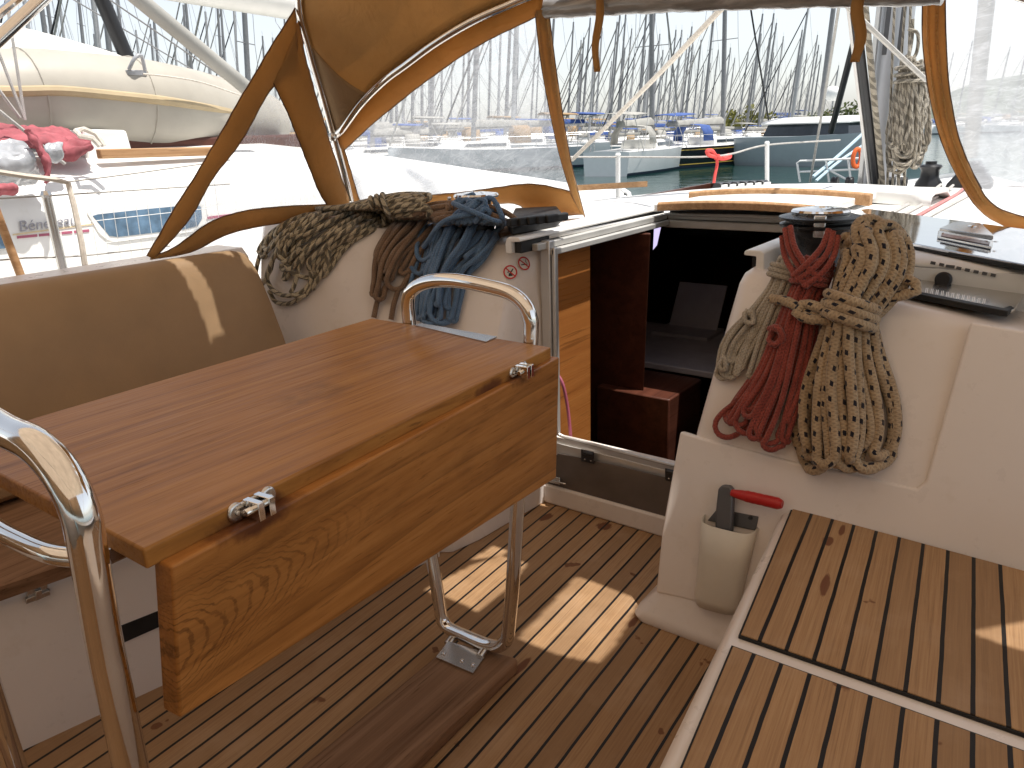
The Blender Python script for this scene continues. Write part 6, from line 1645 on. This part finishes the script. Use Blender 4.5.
def vid(i, j):
    if (i, j) not in idx: idx[(i, j)] = len(vs); vs.append(Vector((X0 + (X1 - X0) * i / NXc, Y1 + (YE - Y1) * j / NYc, ZBM)))
    return idx[(i, j)]
for i in range(NXc):
    x = X0 + (X1 - X0) * (i + 0.5) / NXc
    for j in range(NYc):
        y = Y1 + (YE - Y1) * (j + 0.5) / NYc
        if y > 2.03 and x < 0.25: continue
        if any(inpoly(x, y, P) for P in openings): continue
        fs.append((vid(i, j), vid(i + 1, j), vid(i + 1, j + 1), vid(i, j + 1)))
mb.add(vs, fs); mb.build('bimini_cloth', 'bimini_canvas', bm_, smooth=False)
mb = MB(); mb.add([(-2.5, 1.2, ZBM + 0.01), (1.25, 1.2, ZBM + 0.01), (1.25, 2.10, ZBM + 0.01), (-2.5, 2.10, ZBM + 0.01)], [(0, 1, 2, 3)]); mb.build('sun_dimming_sheet', 'window_vinyl', bm_, smooth=False)  # clear sheet added over the holes to dim the sun patches
mb = MB()
for y, y2 in ((1.58, 0.2), (-0.5, 0.0), (-2.5, -0.6)):
    mb.tube(smooth_path([Vector((-2.75, y2, 0.95)), Vector((-2.75, y * 0.7 + y2 * 0.3, 1.7)), Vector((-2.6, y, 2.0)), Vector((XM, y, 2.03)), Vector((1.2, y, 2.0)), Vector((1.35, y * 0.7 + y2 * 0.3, 1.7)), Vector((1.35, y2, 0.95))], 0.05), 0.0125, 8)
mb.build('bimini_bow', 'chrome', bm_)
mb = MB()   # unseen curtains added behind the camera to darken the cockpit
mb.loft([[Vector((x, -2.75 + 0.02 * math.sin(x * 9), z)) for x in (-2.6, -1.9, -1.05, -0.3, 0.5, 1.3)] for z in (2.05, 1.4, 0.75)], closed=False, caps=False)
mb.loft([[Vector((-2.6, y, z)) for y in (-2.75, -2.0, -1.2, -0.5)] for z in (2.05, 1.5, 1.0)], closed=False, caps=False)
mb.loft([[Vector((1.3, y, z)) for y in (-2.75, -1.8, -0.8, 0.0)] for z in (2.05, 1.4, 0.75)], closed=False, caps=False)
mb.build('light_block_curtain', 'bimini_canvas', bm_, solid=0.003)
mb = MB(); mb.box((-2.5, -2.5, -0.5), (0.5, -1.9, 0.55)); mb.build('occluder_bench', 'gelcoat', boat, bevel=0.03)  # unseen bench, added to block light from astern

w = bpy.data.worlds.new('World'); scene.world = w; w.use_nodes = True
nt_ = w.node_tree; nt_.nodes.clear()
sky = nt_.nodes.new('ShaderNodeTexSky'); sky.sky_type = 'NISHITA'; sky.sun_disc = False
sky.sun_elevation = math.asin(SUN.z); sky.sun_rotation = math.atan2(SUN.x, SUN.y)
sky.air_density = 1.0; sky.dust_density = 1.0; sky.ozone_density = 1.0; sky.altitude = 0
bg = nt_.nodes.new('ShaderNodeBackground'); bg.inputs[1].default_value = 0.085
ow = nt_.nodes.new('ShaderNodeOutputWorld'); hs = nt_.nodes.new('ShaderNodeHueSaturation'); hs.inputs['Saturation'].default_value = 0.34; nt_.links.new(sky.outputs[0], hs.inputs['Color']); nt_.links.new(hs.outputs[0], bg.inputs[0]); nt_.links.new(bg.outputs[0], ow.inputs[0])
sl = bpy.data.lights.new('sun', 'SUN'); sl.energy = 2.9; sl.angle = math.radians(0.53); sl.color = (1.0, 0.955, 0.89)
so = bpy.data.objects.new('sun', sl); COL.objects.link(so); so.rotation_euler = SUN.to_track_quat('Z', 'Y').to_euler(); so.location = (0, 0, 30)

scene.view_settings.view_transform = 'Standard'; scene.view_settings.look = 'None'; scene.view_settings.gamma = 1.0
scene.view_settings.exposure = 1.2
scene.view_settings.use_curve_mapping = False
scene.render.engine = 'CYCLES'
scene.cycles.use_denoising = True
try: scene.cycles.denoiser = 'OPENIMAGEDENOISE'
except Exception: pass
scene.cycles.max_bounces = 10; scene.cycles.diffuse_bounces = 5; scene.cycles.glossy_bounces = 4; scene.cycles.transmission_bounces = 8; scene.cycles.transparent_max_bounces = 16
scene.cycles.sample_clamp_indirect = 8.0; scene.cycles.caustics_reflective = False; scene.cycles.caustics_refractive = False
